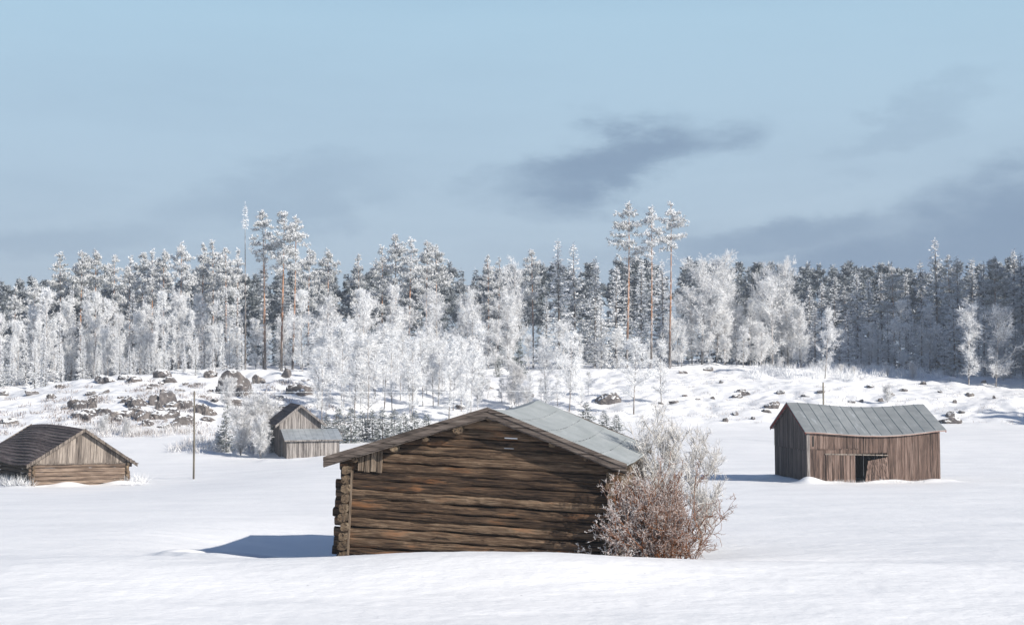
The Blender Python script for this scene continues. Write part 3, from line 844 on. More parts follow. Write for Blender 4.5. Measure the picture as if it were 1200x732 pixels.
def gen_pine(H=18, h0=.42, rmax=2.3, nb=44, seed=0, frost=.72, dens=1.35, r=.17, stubs=8, bl=.32):
    rs = np.random.default_rng(seed)
    P, rad = trunk_line(H, r, rs, .012)
    t = np.sort(rs.random(nb)) ** .9; z = H * (h0 + (1 - h0) * t * .97)
    prof = np.sin((.24 + t * .76) * math.pi) ** .8 * (.65 + .6 * rs.random(nb)) + .10
    Lb = rmax * prof; azb = rs.random(nb) * 2 * math.pi; upb = rs.uniform(-.15, .25, nb) + .35 * t
    B0 = along(P, z); Db = np.stack([np.cos(azb), np.sin(azb), upb], 1); B1 = B0 + Db * Lb[:, None]
    parts = [tubes(B0, B1, .05, .02, 3) + (.45,)]
    C, up_, ed = [], [], []
    for i in range(nb):
        nc = max(4, int((Lb[i] * 5.2 + 2) * dens))
        q = rs.uniform(.30, 1.05, nc)
        c = B0[i] + (B1[i] - B0[i]) * q[:, None] + rs.normal(0, .22, (nc, 3)) * np.array([1, 1, .55]) * (Lb[i] ** .5)
        C.append(c)
    top = along(P, np.linspace(H * .93, H, 6)); C.append(top + rs.normal(0, .12, top.shape))
    C = np.concatenate(C); nk = 15
    Pc = np.repeat(C, nk, 0) + rs.normal(0, .06, (len(C) * nk, 3))
    Dd = rs.normal(0, 1, (len(Pc), 3)); Dd[:, 2] += .45
    out = Pc - along(P, Pc[:, 2]); out[:, 2] = 0; out /= np.linalg.norm(out, axis=1, keepdims=True) + .2
    Dd += out * .7
    V, Q = blades(Pc, Dd, rs.uniform(.6, 1.2, len(Pc)) * bl, bl * .30, rs)
    dn = Dd[:, 2] / np.linalg.norm(Dd, axis=1)
    fr = np.clip(frost + .40 * dn - .08 + rs.normal(0, .16, len(Pc)), 0, 1)
    parts.append((V, Q, rep4(fr)))
    # dead stubs on the bare stem
    if stubs:
        zs = H * rs.uniform(.2, h0 + .05, stubs); a = rs.random(stubs) * 6.28
        S0 = along(P, zs); S1 = S0 + np.stack([np.cos(a), np.sin(a), rs.uniform(-.3, .2, stubs)], 1) * rs.uniform(.5, 1.6, stubs)[:, None]
        parts.append(tubes(S0, S1, .03, .012, 3) + (.9,))
        Pb = np.repeat(S0 + (S1 - S0) * .6, 6, 0) + rs.normal(0, .2, (stubs * 6, 3)); Db_ = rs.normal(0, 1, Pb.shape)
        parts.append(blades(Pb, Db_, .35, .05, rs) + (.95,))
    return P, rad, join(parts)

def gen_spruce(H=14, rmax=2.2, seed=0, frost=.84, whorl=.36, h0=.06, droop=.30, dens=1.0, bl=.40, r=.14):
    rs = np.random.default_rng(seed)
    P, rad = trunk_line(H, r, rs, .006)
    B0, B1, T = [], [], []
    z = H * h0
    while z < H * .985:
        t = (z / H - h0) / (1 - h0); Lr = rmax * ((1 - t) ** .82) * (.94 if t > .12 else .75) + .10
        k = int(rs.integers(5, 8))
        for j in range(k):
            a = rs.random() * 6.28; L = Lr * rs.uniform(.62, 1.12)
            b0 = along(P, np.array([z + rs.uniform(-.12, .12)]))[0]
            sl = -droop * (1 - t) + .25 * t + rs.uniform(-.1, .1)
            B0.append(b0); B1.append(b0 + np.array([math.cos(a), math.sin(a), sl]) * L); T.append(t)
        z += whorl * rs.uniform(.8, 1.2) * (1 - .35 * t)
    B0, B1, T = np.array(B0), np.array(B1), np.array(T)
    parts = []
    Ps, Ds, Ls, Fr = [], [], [], []
    for b0, b1, t in zip(B0, B1, T):
        d = b1 - b0; L = np.linalg.norm(d); dn = d / L; side = np.cross(dn, (0, 0, 1)); side /= np.linalg.norm(side)
        n = max(5, int(L * 9 * dens)); q = rs.uniform(.12, 1.0, n)
        p = b0 + d * q[:, None]; p[:, 2] -= .10 * L * np.sin(q * 3.14) 
        sgn = rs.choice([-1, 1], n)[:, None]
        dd = dn * rs.uniform(.4, 1.0, n)[:, None] + side * sgn * rs.uniform(.2, 1.0, n)[:, None] + np.stack([np.zeros(n), np.zeros(n), rs.uniform(-.75, .25, n)], 1)
        Ps.append(p); Ds.append(dd); Ls.append(bl * rs.uniform(.7, 1.25, n) * (1 - .35 * t))
        Fr.append(np.clip(frost - .30 + .50 * q + .25 * (dd[:, 2] > -.25) + rs.normal(0, .15, n), 0, 1))
    Ps, Ds, Ls, Fr = map(np.concatenate, (Ps, Ds, Ls, Fr))
    V, Q = blades(Ps, Ds, Ls, Ls * .36, rs); parts.append((V, Q, rep4(Fr)))
    # leader
    tp = along(P, np.linspace(H * .93, H, 8)); dd = rs.normal(0, 1, (8, 3)); dd[:, 2] = abs(dd[:, 2]) + .5
    parts.append(blades(tp, dd, .3, .09, rs) + (.8,))
    return P, rad, join(parts)

def gen_birch(H=9, spread=.24, seed=0, frost=.98, nl=30, sub=10, tw=12, h0=.10, droop=.15, r=.07, stems=1, w=.042, bl=.52, lean=0.0):
    rs = np.random.default_rng(seed)
    parts = []; P0, rad0 = trunk_line(H, r, rs, .02)
    allP = [(P0, rad0)]
    for s in range(1, stems):
        Hs = H * rs.uniform(.65, .95); Pq, rq = trunk_line(Hs, r * .8, rs, .02); a = rs.random() * 6.28; k = rs.uniform(.12, .32)
        Pq[:, 0] += np.cos(a) * Pq[:, 2] * k; Pq[:, 1] += np.sin(a) * Pq[:, 2] * k; allP.append((Pq, rq))
    T0, T1, TW0, TWD, TWL, FR = [], [], [], [], [], []
    for (P, rd) in allP:
        if lean: P[:, 0] += lean * P[:, 2]
        Hh = P[-1, 2]
        n = max(8, int(nl * (1.0 if stems == 1 else .7)))
        t = np.sort(rs.random(n)); z = Hh * (h0 + (1 - h0) * t * .96)
        L = Hh * spread * (np.sin((.15 + .8 * t) * math.pi) ** .6 * .9 + .15) * rs.uniform(.7, 1.25, n)
        a = rs.random(n) * 6.28; el_ = rs.uniform(.7, 1.3, n) + .5 * t
        b0 = along(P, z); d = np.stack([np.cos(a), np.sin(a), el_], 1); d /= np.linalg.norm(d, axis=1, keepdims=True); b1 = b0 + d * L[:, None]
        parts.append(tubes(b0, b1, .028 * H / 9, .010, 3) + (.45,))
        # leading shoots up the top of the stem also carry twigs
        b0 = np.concatenate([b0, along(P, np.array([Hh * .7]))]); b1 = np.concatenate([b1, P[-1:] + (0, 0, .2)]); L = np.append(L, Hh * .3); d = np.concatenate([d, [[0, 0, 1.0]]])
        for i in range(len(b0)):
            q = rs.uniform(.12, 1, sub); s0 = b0[i] + (b1[i] - b0[i]) * q[:, None]
            sd = d[i] * .8 + rs.normal(0, .55, (sub, 3)); sd[:, 2] += .2; sd /= np.linalg.norm(sd, axis=1, keepdims=True)
            sl = L[i] * rs.uniform(.25, .55, sub) * (1.15 - .5 * q); s1 = s0 + sd * sl[:, None]
            T0.append(s0); T1.append(s1)
            m = tw; qq = rs.uniform(.1, 1.05, (sub, m, 1)); tp = s0[:, None] + (s1 - s0)[:, None] * qq
            td = sd[:, None] * .6 + rs.normal(0, .65, (sub, m, 3)); td[..., 2] += rs.uniform(-droop * 3, .5, (sub, m))
            TW0.append(tp.reshape(-1, 3)); TWD.append(td.reshape(-1, 3)); TWL.append(rs.uniform(.5, 1.2, sub * m) * bl)
    T0, T1 = np.concatenate(T0), np.concatenate(T1)
    parts.append(tubes(T0, T1, .013 * (H / 9) ** .5, .008, 3) + (.75,))
    TW0, TWD, TWL = map(np.concatenate, (TW0, TWD, TWL))
    V, Q = blades(TW0, TWD, TWL, w, rs)
    parts.append((V, Q, rep4(np.clip(frost + rs.normal(0, .14, len(TW0)), 0, 1))))
    # extra stems are part of the crown framework
    for (P, rd) in allP[1:]:
        parts.append(tubes(P[:-1], P[1:], rd[:-1], rd[1:], 5) + (.35,))
    return P0, rad0, join(parts)

def tree_proto(kind, gen, crown_mat, bark, sides=8):
    P, rad, (V, Q, A) = gen
    c = make_mesh(kind + '_crown', V, quads=Q, attr=A); c.materials.append(crown_mat)
    tm = trunk_mesh(kind + '_trunk', P, rad, bark, sides)
    return tm, c, float(P[-1, 2])
PIN = [tree_proto('pine', gen_pine(18, rs_[0], rs_[1], 46, 20 + i), M['pine'], M['bark_pine']) for i, rs_ in enumerate([(.42, 1.75), (.5, 1.9), (.36, 1.6), (.52, 1.7), (.45, 2.0), (.4, 1.4)])]
SPR = [tree_proto('spruce', gen_spruce(14, rr, 40 + i, dens=1.25, bl=.34, whorl=.33), M['spruce'], M['bark_spruce']) for i, rr in enumerate([2.1, 1.8, 2.5, 1.6, 2.2])]
BIR = [tree_proto('birch', gen_birch(9, sp, 60 + i), M['birch'], M['bark_birch'], 6) for i, sp in enumerate([.20, .24, .17, .22, .27, .19])]
BIG = [tree_proto('birch', gen_birch(15, .26, 80 + i, nl=40, sub=13, tw=11, stems=2, r=.12, frost=.92, w=.052, bl=.7, h0=.12), M['birch'], M['bark_birch']) for i in range(3)]
YNG = [tree_proto('young_birch', gen_birch(7, .15, 90 + i, nl=26, sub=8, tw=10, r=.045, frost=.97, w=.034, h0=.16, bl=.45), M['birch'], M['bark_birch'], 5) for i in range(5)]
SHR = [tree_proto('shrub', gen_birch(3, .42, 110 + i, nl=16, sub=9, tw=10, stems=6, r=.03, frost=.8, w=.018, h0=.05, bl=.28), M['birch'], M['bark_birch'], 4) for i in range(4)]
SAP = [tree_proto('sapling', gen_spruce(4, 1.15, 130 + i, whorl=.17, bl=.24, frost=.08, r=.05, dens=2.0, droop=0), M['spruce'], M['bark_spruce'], 5) for i in range(3)]

NTREE = 0
_O = 'first second third fourth fifth sixth seventh eighth ninth tenth eleventh twelfth thirteenth fourteenth fifteenth sixteenth seventeenth eighteenth nineteenth twentieth'.split()
_T = {2: 'twenty', 3: 'thirty', 4: 'forty', 5: 'fifty', 6: 'sixty'}
def ordw(n):
    """n from 1"""
    if n <= 20: return _O[n - 1]
    return {30: 'thirtieth', 40: 'fortieth', 50: 'fiftieth', 60: 'sixtieth'}[n] if n % 10 == 0 else _T[n // 10] + '-' + _O[n % 10 - 1]
def plant(kind, proto, x, y, H, label, group=None, cat='tree', rz=None, wide=1.0, sink=.1, lean=0.0, z=None):
    global NTREE
    tm, cm, h = proto; s = H / h
    e = link(kind, None); e.empty_display_size = .5
    e.location = (x, y, (tz(x, y) if z is None else z) - sink); e.rotation_euler = (0, lean, random.uniform(0, 6.28) if rz is None else rz)
    e.scale = (s * wide, s * wide, s)
    put_props(e, label, cat, group)
    link('trunk', tm, e); link('crown', cm, e)
    NTREE += 1
    return e
def plant_px(kind, proto, px, top, Y, label, group=None, **k):
    x, y, z = at(px, Y); return plant(kind, proto, x, y, max(.5, zat(top, Y) - z), label, group, **k)

# ---- hand-placed landmark trees
SP1 = tree_proto('pine', gen_pine(24, .66, 2.1, 40, 201, frost=.76, r=.20, stubs=64, dens=1.1), M['pine'], M['bark_pine'])
SP2 = tree_proto('pine', gen_pine(24, .62, 2.4, 48, 202, frost=.76, r=.22, stubs=44, dens=1.15), M['pine'], M['bark_pine'])
SP3 = tree_proto('pine', gen_pine(24, .68, 1.45, 34, 203, frost=.78, r=.16, stubs=70, dens=1.2), M['pine'], M['bark_pine'])
SP4 = tree_proto('pine', gen_pine(24, .72, 1.9, 32, 204, frost=.76, r=.18, stubs=50, dens=1.2), M['pine'], M['bark_pine'])
_g = gen_spruce(24, .85, 205, frost=.95, whorl=.9, h0=.12, dens=.8, r=.17); SPN = tree_proto('narrow_tree', _g, M['spruce'], M['bark_pine'])
_g = gen_spruce(24, .55, 206, frost=1.0, whorl=.30, h0=.86, dens=1.0, r=.13, bl=.3); SPB = tree_proto('bare_spruce', _g, M['birch'], M['bark_spruce'])
plant_px('dead_spruce', SPB, 288, 237, 196, 'very thin tall bare trunk with a tiny frosted tuft at its tip')
plant_px('pine_tree', SP3, 311, 246, 197, 'tall frosted pine with a narrow white-draped stem, left of the twin brown pines')
plant_px('frosted_tree', SPN, 309, 262, 198.5, 'slim rime-covered tree rising just behind the tall narrow pine')
plant_px('pine_tree', SP2, 330, 246, 194, 'tallest broad-crowned pine above the boulders, dark thin trunk', wide=.95)
plant_px('pine_tree', SP1, 343, 252, 197, 'tall pine with orange-brown trunk, right one of the pair above the boulders', wide=.9)
plant_px('pine_tree', SP1, 734, 236, 196, 'leftmost of the three tall bare-stemmed pines', rz=1.0)
plant_px('pine_tree', SP3, 763, 241, 195, 'middle and slimmest of the three tall bare-stemmed pines', rz=2.0)
plant_px('pine_tree', SP4, 784, 237, 197, 'rightmost of the three tall bare-stemmed pines, with a stray side branch', rz=3.4)
for px, top, Y, i, lab in ((655, 281, 204, 0, 'tall broad frosted spruce, leftmost of the big spruce clump'), (674, 284, 209, 2, 'tall frosted spruce second in the big spruce clump'),
                           (697, 301, 206, 1, 'pointed frosted spruce third in the big spruce clump'), (722, 310, 207, 4, 'spruce directly left of the three tall bare pines'),
                           (752, 303, 208, 3, 'frosted spruce seen behind the three tall bare pines'), (777, 305, 209, 0, 'frosted spruce just right behind the three tall bare pines'),
                           (640, 345, 203, 3, 'shorter pale spruce at the left foot of the big spruce clump'), (705, 350, 203, 2, 'lower frosted spruce in front of the big spruce clump')):
    plant_px('spruce_tree', SPR[i], px, top, Y, lab, wide=1.15)
for px, top, Y, i, lab, wd in ((822, 304, 203, 0, 'big spreading frosted birch right of the three tall pines', 1.1), (850, 306, 206, 1, 'big frosted birch with dense white crown, second right of the tall pines', 1.0),
                               (895, 318, 208, 2, 'pointed frosted birch between the big white birch and the dark wood', .8), (923, 312, 207, 1, 'tall pointed frosted birch beside the dark shaded spruces', .72),
                               (601, 312, 205, 2, 'large lilac-white frosted birch left of the big spruce clump', .85), (548, 338, 204, 0, 'frosted birch with rounded crown left of the large lilac-white birch', .8)):
    plant_px('birch_tree', BIG[i], px, top, Y, lab, wide=wd)
plant_px('birch_tree', BIR[0], 966, 366, 183, 'small leaning snow-white birch in front of dark shaded wood', lean=.12, wide=1.0)
plant_px('birch_tree', BIR[2], 1134, 355, 184, 'slender sunlit frosted birch before the shaded wood at right', wide=1.2)
plant_px('birch_tree', BIR[4], 1166, 364, 184, 'round-headed sunlit frosted birch rightmost before the shaded wood', wide=1.25)
plant_px('birch_tree', BIR[1], 640, 402, 150, 'bushy frosted birch left of the pair on the slope behind the log barn', wide=1.15)
plant_px('birch_tree', BIR[3], 667, 393, 148, 'bushy frosted birch right of the pair on the slope behind the log barn', wide=1.15)
plant_px('birch_tree', YNG[1], 742, 398, 150, 'thin round-topped young birch standing before the three tall pines', wide=1.7)
plant_px('birch_tree', YNG[2], 775, 400, 158, 'sparse thin young birch under the rightmost tall pine', wide=1.3)
plant_px('spruce_tree', SAP[0], 608, 396, 188, 'small pointed frosted spruce alone at the wood edge')
plant_px('spruce_tree', SAP[1], 584, 416, 186, 'smallest spruce at the wood edge left of the pointed one')
for px, top, Y, i, lab in ((355, 345, 193, 0, 'narrow bright white birch right of the tall pine pair'), (385, 352, 191, 3, 'bright white birch second right of the tall pine pair'),
                           (428, 345, 192, 1, 'tall bright white birch in the middle of the birch thicket'), (460, 338, 196, 5, 'tallest bright white birch in front of the pine stand'),
                           (410, 375, 180, 2, 'dense white birch at the left front of the birch thicket')):
    plant_px('birch_tree', BIR[i], px, top, Y, lab, wide=1.1)
# pines whose crowns stand up against the sky, left and centre
pl = [(18, 335), (40, 328), (72, 296), (95, 293), (112, 292), (135, 298), (152, 300), (165, 295), (178, 293), (192, 292), (211, 282), (237, 284), (250, 282), (266, 290), (279, 292),
      (362, 290), (385, 291), (421, 297), (447, 288), (463, 274), (479, 279), (500, 281), (512, 285), (572, 298), (583, 302), (625, 292)]
words = ['leaning left', 'with full round crown', 'with ragged crown', 'with slim crown', 'with dense grey crown']
for i, (px, top) in enumerate(pl):
    Y = 213 + (i * 7 % 5) * 2.6
    zone = 'pine row on the left horizon' if px < 300 else 'pine stand behind the white birches'
    near = 'at the far left' if px < 60 else 'left of the bare thin trunk' if px < 285 else 'right of the tall pine pair' if px < 430 else 'in the tall central clump' if px < 530 else 'just left of the big spruce clump'
    plant_px('pine_tree', PIN[i % 6], px, top, Y, 'frosted %s crown from the left in the %s' % (('pine, ' + ordw(i + 1 if px < 300 else i - 14)), zone), zone, wide=random.uniform(.78, .95))
# sunlit-topped conifers at right
for i, (px, top) in enumerate([(948, 335), (962, 330), (977, 322), (990, 335), (1005, 318), (1018, 326), (1034, 318), (1048, 312), (1062, 320), (1080, 305), (1098, 280), (1112, 298), (1124, 300), (1140, 303), (1152, 306), (1166, 300), (1187, 292), (1199, 296), (1214, 300), (1230, 296)]):
    zone = 'shaded conifers with sunlit tops at right'
    lab = 'tallest pointed spruce in the shaded wood at right, its tip in the sun' if px == 1098 else 'dark shaded spruce with sunlit top, %s conifer from the left in the right wood' % ordw(i + 1)
    Y = 214 + (i * 3 % 5) * 2.2
    if i % 4 == 3: plant_px('pine_tree', PIN[i % 6], px, top, Y, 'dark shaded pine with sunlit top, %s conifer from the left in the right wood' % ordw(i + 1), zone)
    else: plant_px('spruce_tree', SPR[i % 5], px, top, Y, lab, None if px == 1098 else zone, wide=1.2)
# lower rank at right, in shade
for i in range(26):
    px = 905 + i * 12.5 + random.uniform(-5, 5)
    plant_px('spruce_tree' if i % 3 else 'birch_tree', SPR[i % 5] if i % 3 else BIR[i % 6], px, random.uniform(345, 392), random.uniform(203, 211),
             'lower shaded %s, %s from the left along the foot of the right wood' % ('spruce' if i % 3 else 'birch', ordw(i + 1)), 'low trees at the foot of the shaded wood', wide=1.3)
# mixed front rank at left
for i in range(46):
    px = -18 + i * 7.0 + random.uniform(-3, 3)
    if 282 < px < 350: continue
    if i % 3 == 1:
        plant_px('spruce_tree', SPR[i % 5], px, random.uniform(372, 410), random.uniform(196, 202), 'frosted spruce, %s tree from the left in the front row of the left wood' % ordw(i + 1), 'front row of the left wood', wide=.85)
    else:
        plant_px('birch_tree', BIR[i % 6], px, random.uniform(342, 392), random.uniform(199, 209), 'white frosted birch, %s tree from the left in the front row of the left wood' % ordw(i + 1), 'front row of the left wood', wide=random.uniform(.68, 1.0))
for i in range(14):
    px = 2 + i * 19 + random.uniform(-6, 6)
    plant_px('spruce_tree', SPR[(i + 2) % 5], px, random.uniform(385, 412), random.uniform(192, 196), 'low frosted spruce, %s from the left along the foot of the left wood' % ordw(i + 1), 'low spruces along the foot of the left wood', wide=.95)
for i in range(14):
    px = 55 + i * 17 + random.uniform(-6, 6)
    plant_px('spruce_tree', SPR[(i + 1) % 5], px, random.uniform(330, 352), random.uniform(208, 213), 'dark frosted spruce, %s from the left between birches and pines of left wood' % ordw(i + 1), 'middle rank of the left wood')
# centre-left under the tall pines and behind the thicket
for i in range(24):
    px = 285 + i * 13.5 + random.uniform(-5, 5)
    if i % 3 == 0: plant_px('spruce_tree', SPR[i % 5], px, random.uniform(355, 385), random.uniform(203, 210), 'shadowy spruce, %s from the left behind the white birch thicket' % ordw(i // 3 + 1), 'spruces behind the birch thicket')
    else: plant_px('birch_tree', BIR[i % 6], px, random.uniform(348, 385), random.uniform(197, 207), 'white frosted birch, %s from the left at the back of the central thicket' % ordw(i - i // 3), 'back of the central birch thicket', wide=1.15)
for i in range(11):
    plant_px('birch_tree', BIR[(i * 5) % 6], 795 + i * 14 + random.uniform(-3, 3), random.uniform(328, 368), random.uniform(203, 209), 'white frosted birch, %s from the left round the big spreading birches' % ordw(i + 1), 'birches round the big spreading birches', wide=1.05)
# the thicket of young birches on the slope behind the log barn
for i in range(38):
    px = 368 + i * 5.3 + random.uniform(-2.5, 2.5); base = random.uniform(452, 500)
    x, y, z = hit(px, base)
    H = zat(random.uniform(378, 408) if base < 485 else random.uniform(395, 440), y) - z
    plant('young_birch', YNG[i % 5], x, y, H, 'thin young frosted birch, %s trunk from the left in the thicket behind the log barn' % ordw(i + 1), 'young birch thicket behind the log barn', wide=1.25 if H > 6 else 1.5)
for i in range(16):
    px = 572 + i * 21 + random.uniform(-7, 7)
    plant_px('birch_tree', BIR[i % 6], px, random.uniform(370, 400), random.uniform(198, 203), 'low frosted birch, %s from the left at the foot of the central wood' % ordw(i + 1), 'low birches under the central wood', wide=1.2)
# low saplings: dark spruces between barns and behind the barn roof
for px, b, top in ((383, 521, 484), (397, 520, 478), (412, 519, 476), (425, 520, 480), (437, 518, 478), (449, 519, 476), (462, 517, 478), (474, 518, 482), (486, 516, 480), (500, 512, 484)):
    x, y, z = at(px, random.uniform(119, 126)); plant('spruce_sapling', SAP[int(px) % 3], x, y, zat(top, y) - z, 'small blue-green spruce, %s from the left in the row right of the lean-to barn' % ordw([383, 397, 412, 425, 437, 449, 462, 474, 486, 500].index(px) + 1), 'row of small spruces by the lean-to barn', wide=1.55)
for px, b, top, lab in ((686, 500, 470, 'small dark spruce left above the felt roof slope'), (708, 500, 480, 'lowest dark spruce above the felt roof slope'), (722, 505, 484, 'small dark spruce right above the felt roof slope')):
    x, y, z = at(px, 120); plant('spruce_sapling', SAP[int(px) % 3], x, y, zat(top, y) - z, lab, wide=1.5)
plant_px('spruce_sapling', SAP[1], 266, 474, 112, 'dark narrow spruce at the left end of the bushes by the lean-to barn', wide=.95)
plant_px('spruce_sapling', SAP[2], 320, 498, 111, 'dark low spruce between frosted bush and lean-to wall', wide=1.2)
# shrubs by the middle barn
for px, top, Y, i, wd, lab in ((296, 463, 113, 0, 1.0, 'largest dome-shaped frosted bush left of the lean-to barn'), (313, 468, 114, 1, 1.0, 'frosted bush right behind the dome-shaped one'),
                               (283, 478, 109, 2, .9, 'lower frosted bush at the front left of the barn thicket'), (306, 490, 107, 3, .9, 'small grey frosted bush in front of the lean-to corner')):
    plant_px('frosted_bush', SHR[i], px, top, Y, lab, cat='bush', wide=wd)
for px, top, b, lab in ((1070, 426, 444, 'small rounded frosted sapling before the shaded wood'), (1176, 427, 446, 'bent frosted sapling at the right edge of the wood'), (914, 420, 432, 'low frosted bush left of the leaning birch'),
                        (985, 428, 438, 'low frosted bush right of the leaning birch'), (1000, 430, 440, 'tiny frosted bush between leaning birch and rounded sapling'), (1040, 431, 441, 'low frosted tuft bush left of the rounded sapling'),
                        (1040, 452, 472, 'thin bare pale bush above the metal roof'), (560, 440, 470, 'hazy frosted bush behind the ridge, left'), (603, 430, 475, 'hazy lilac frosted bush behind the ridge, right'),
                        (618, 455, 482, 'grey low bush near the roof corner'), (266, 445, 478, 'pink-grey bush beside the dark boulders'), (120, 488, 508, 'low frosted scrub at foot of the boulders'), (148, 492, 510, 'low frosted scrub right of its neighbour below the boulders'),
                        (255, 510, 524, 'grey tuft bush left of the barn thicket')):
    x, y, z = hit(px, b); plant('frosted_bush', SHR[int(px) % 4], x, y, zat(top, y) - z + .2, lab, cat='bush', wide=1.0)
# mid-distance scrub birches behind the roof on the slope
for i in range(12):
    px = 562 + i * 11.5 + random.uniform(-4, 4); x, y, z = hit(px, random.uniform(462, 480)); plant('young_birch', YNG[i % 5], x, y, random.uniform(2.2, 3.6), 'short wispy birch, %s from the left on the slope above the felt roof' % ordw(i + 1), 'short birches above the felt roof', wide=1.6)

# ---- far wood: one mass, low-detail crowns
def mass(name, items, protos, label, matl):
    Vs, Qs, As, o = [], [], [], 0
    for (x, y, H) in items:
        V, Q, A, h = protos[np.random.randint(len(protos))]; s = H / h; a = random.uniform(0, 6.28); c, s_ = math.cos(a), math.sin(a)
        W_ = V * s; W_ = np.stack([W_[:, 0] * c - W_[:, 1] * s_ + x, W_[:, 0] * s_ + W_[:, 1] * c + y, W_[:, 2] + tz(x, y)], 1)
        Vs.append(W_); Qs.append(Q + o); As.append(np.clip(A + random.uniform(-.12, .12), 0, 1)); o += len(V)
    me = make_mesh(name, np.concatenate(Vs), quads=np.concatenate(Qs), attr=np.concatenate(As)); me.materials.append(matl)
    return put_props(link(name, me), label, 'forest', kind='stuff')
np.random.seed(3)
LOW = []
for i in range(4):
    P, rd, (V, Q, A) = gen_spruce(18, 2.3, 301 + i, whorl=.75, bl=.85, dens=.45, frost=.34); LOW.append((V, Q, A, 18))
for i in range(4):
    P, rd, (V, Q, A) = gen_pine(18, .4, 2.3, 26, 311 + i, frost=.40, dens=.5, stubs=0, bl=.75); LOW.append((V, Q, A, 18))
items = []
for i in range(640):
    px = random.uniform(-420, 1560); Y = random.uniform(226, 285)
    top = np.interp(px, [-420, 60, 130, 340, 520, 800, 950, 1290], [336, 326, 318, 312, 312, 306, 310, 304]) + random.uniform(-3, 22)
    x, y, z = at(px, Y); items.append((x, y, zat(top, Y) - z))
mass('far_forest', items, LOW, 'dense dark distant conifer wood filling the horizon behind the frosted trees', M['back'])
items = []
for i in range(130):
    Y = random.uniform(173, 212); items.append((max(76, .364 * Y + 5.5) + random.uniform(0, 34), Y, random.uniform(24, 32)))
for i in range(14):
    items.append((random.uniform(84, 97), random.uniform(117, 128), random.uniform(19, 24)))
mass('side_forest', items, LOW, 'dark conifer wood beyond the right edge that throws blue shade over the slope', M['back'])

# ------------------------------------------------------------------ boulders
def rock_mesh(seed, sub=4, fl=.62):
    import bmesh
    rs = np.random.default_rng(seed)
    bm = bmesh.new(); bmesh.ops.create_icosphere(bm, subdivisions=sub, radius=1.0)
    # cut by random planes for facets
    pl_ = [(Vector(rs.normal(0, 1, 3)).normalized(), rs.uniform(.55, .85)) for _ in range(9)]
    for v in bm.verts:
        for n_, d_ in pl_:
            k = v.co.dot(n_) - d_
            if k > 0: v.co -= n_ * k * .9
        q = v.co * 1.9; nn = vnoise(np.array([q.x * 1.3 + q.z * .8 + seed]), np.array([q.y * 1.3 - q.z * .7]))[0]
        v.co *= 1 + .30 * nn + .13 * vnoise(np.array([q.x * 3 + seed]), np.array([q.y * 3 + q.z * 2.3]))[0] + .07 * vnoise(np.array([q.x * 8 + seed]), np.array([q.y * 8 + q.z * 7]))[0]; v.co.z *= fl
    me = bpy.data.meshes.new('boulder'); bm.to_mesh(me); bm.free(); me.materials.append(M['rock'])
    return me
RK = [rock_mesh(500 + i, 4, f) for i, f in enumerate([.62, .8, .55, .7, .9, .5])]
def rock(px, py, wpx, hpx, label, i, group=None, rz=None):
    x, y, z = hit(px, py); s = wpx / F * y / 2; k = hpx / F * y
    o = link('boulder', RK[i % 6]); o.location = (x, y, z + k * .05); o.rotation_euler = (random.uniform(-.15, .15), random.uniform(-.15, .15), random.uniform(0, 6.28) if rz is None else rz)
    o.scale = (s * 1.05, s * random.uniform(.8, 1.0), k / 1.25 / max(.5, [.62, .8, .55, .7, .9, .5][i % 6]))
    put_props(o, label, 'boulder', group)
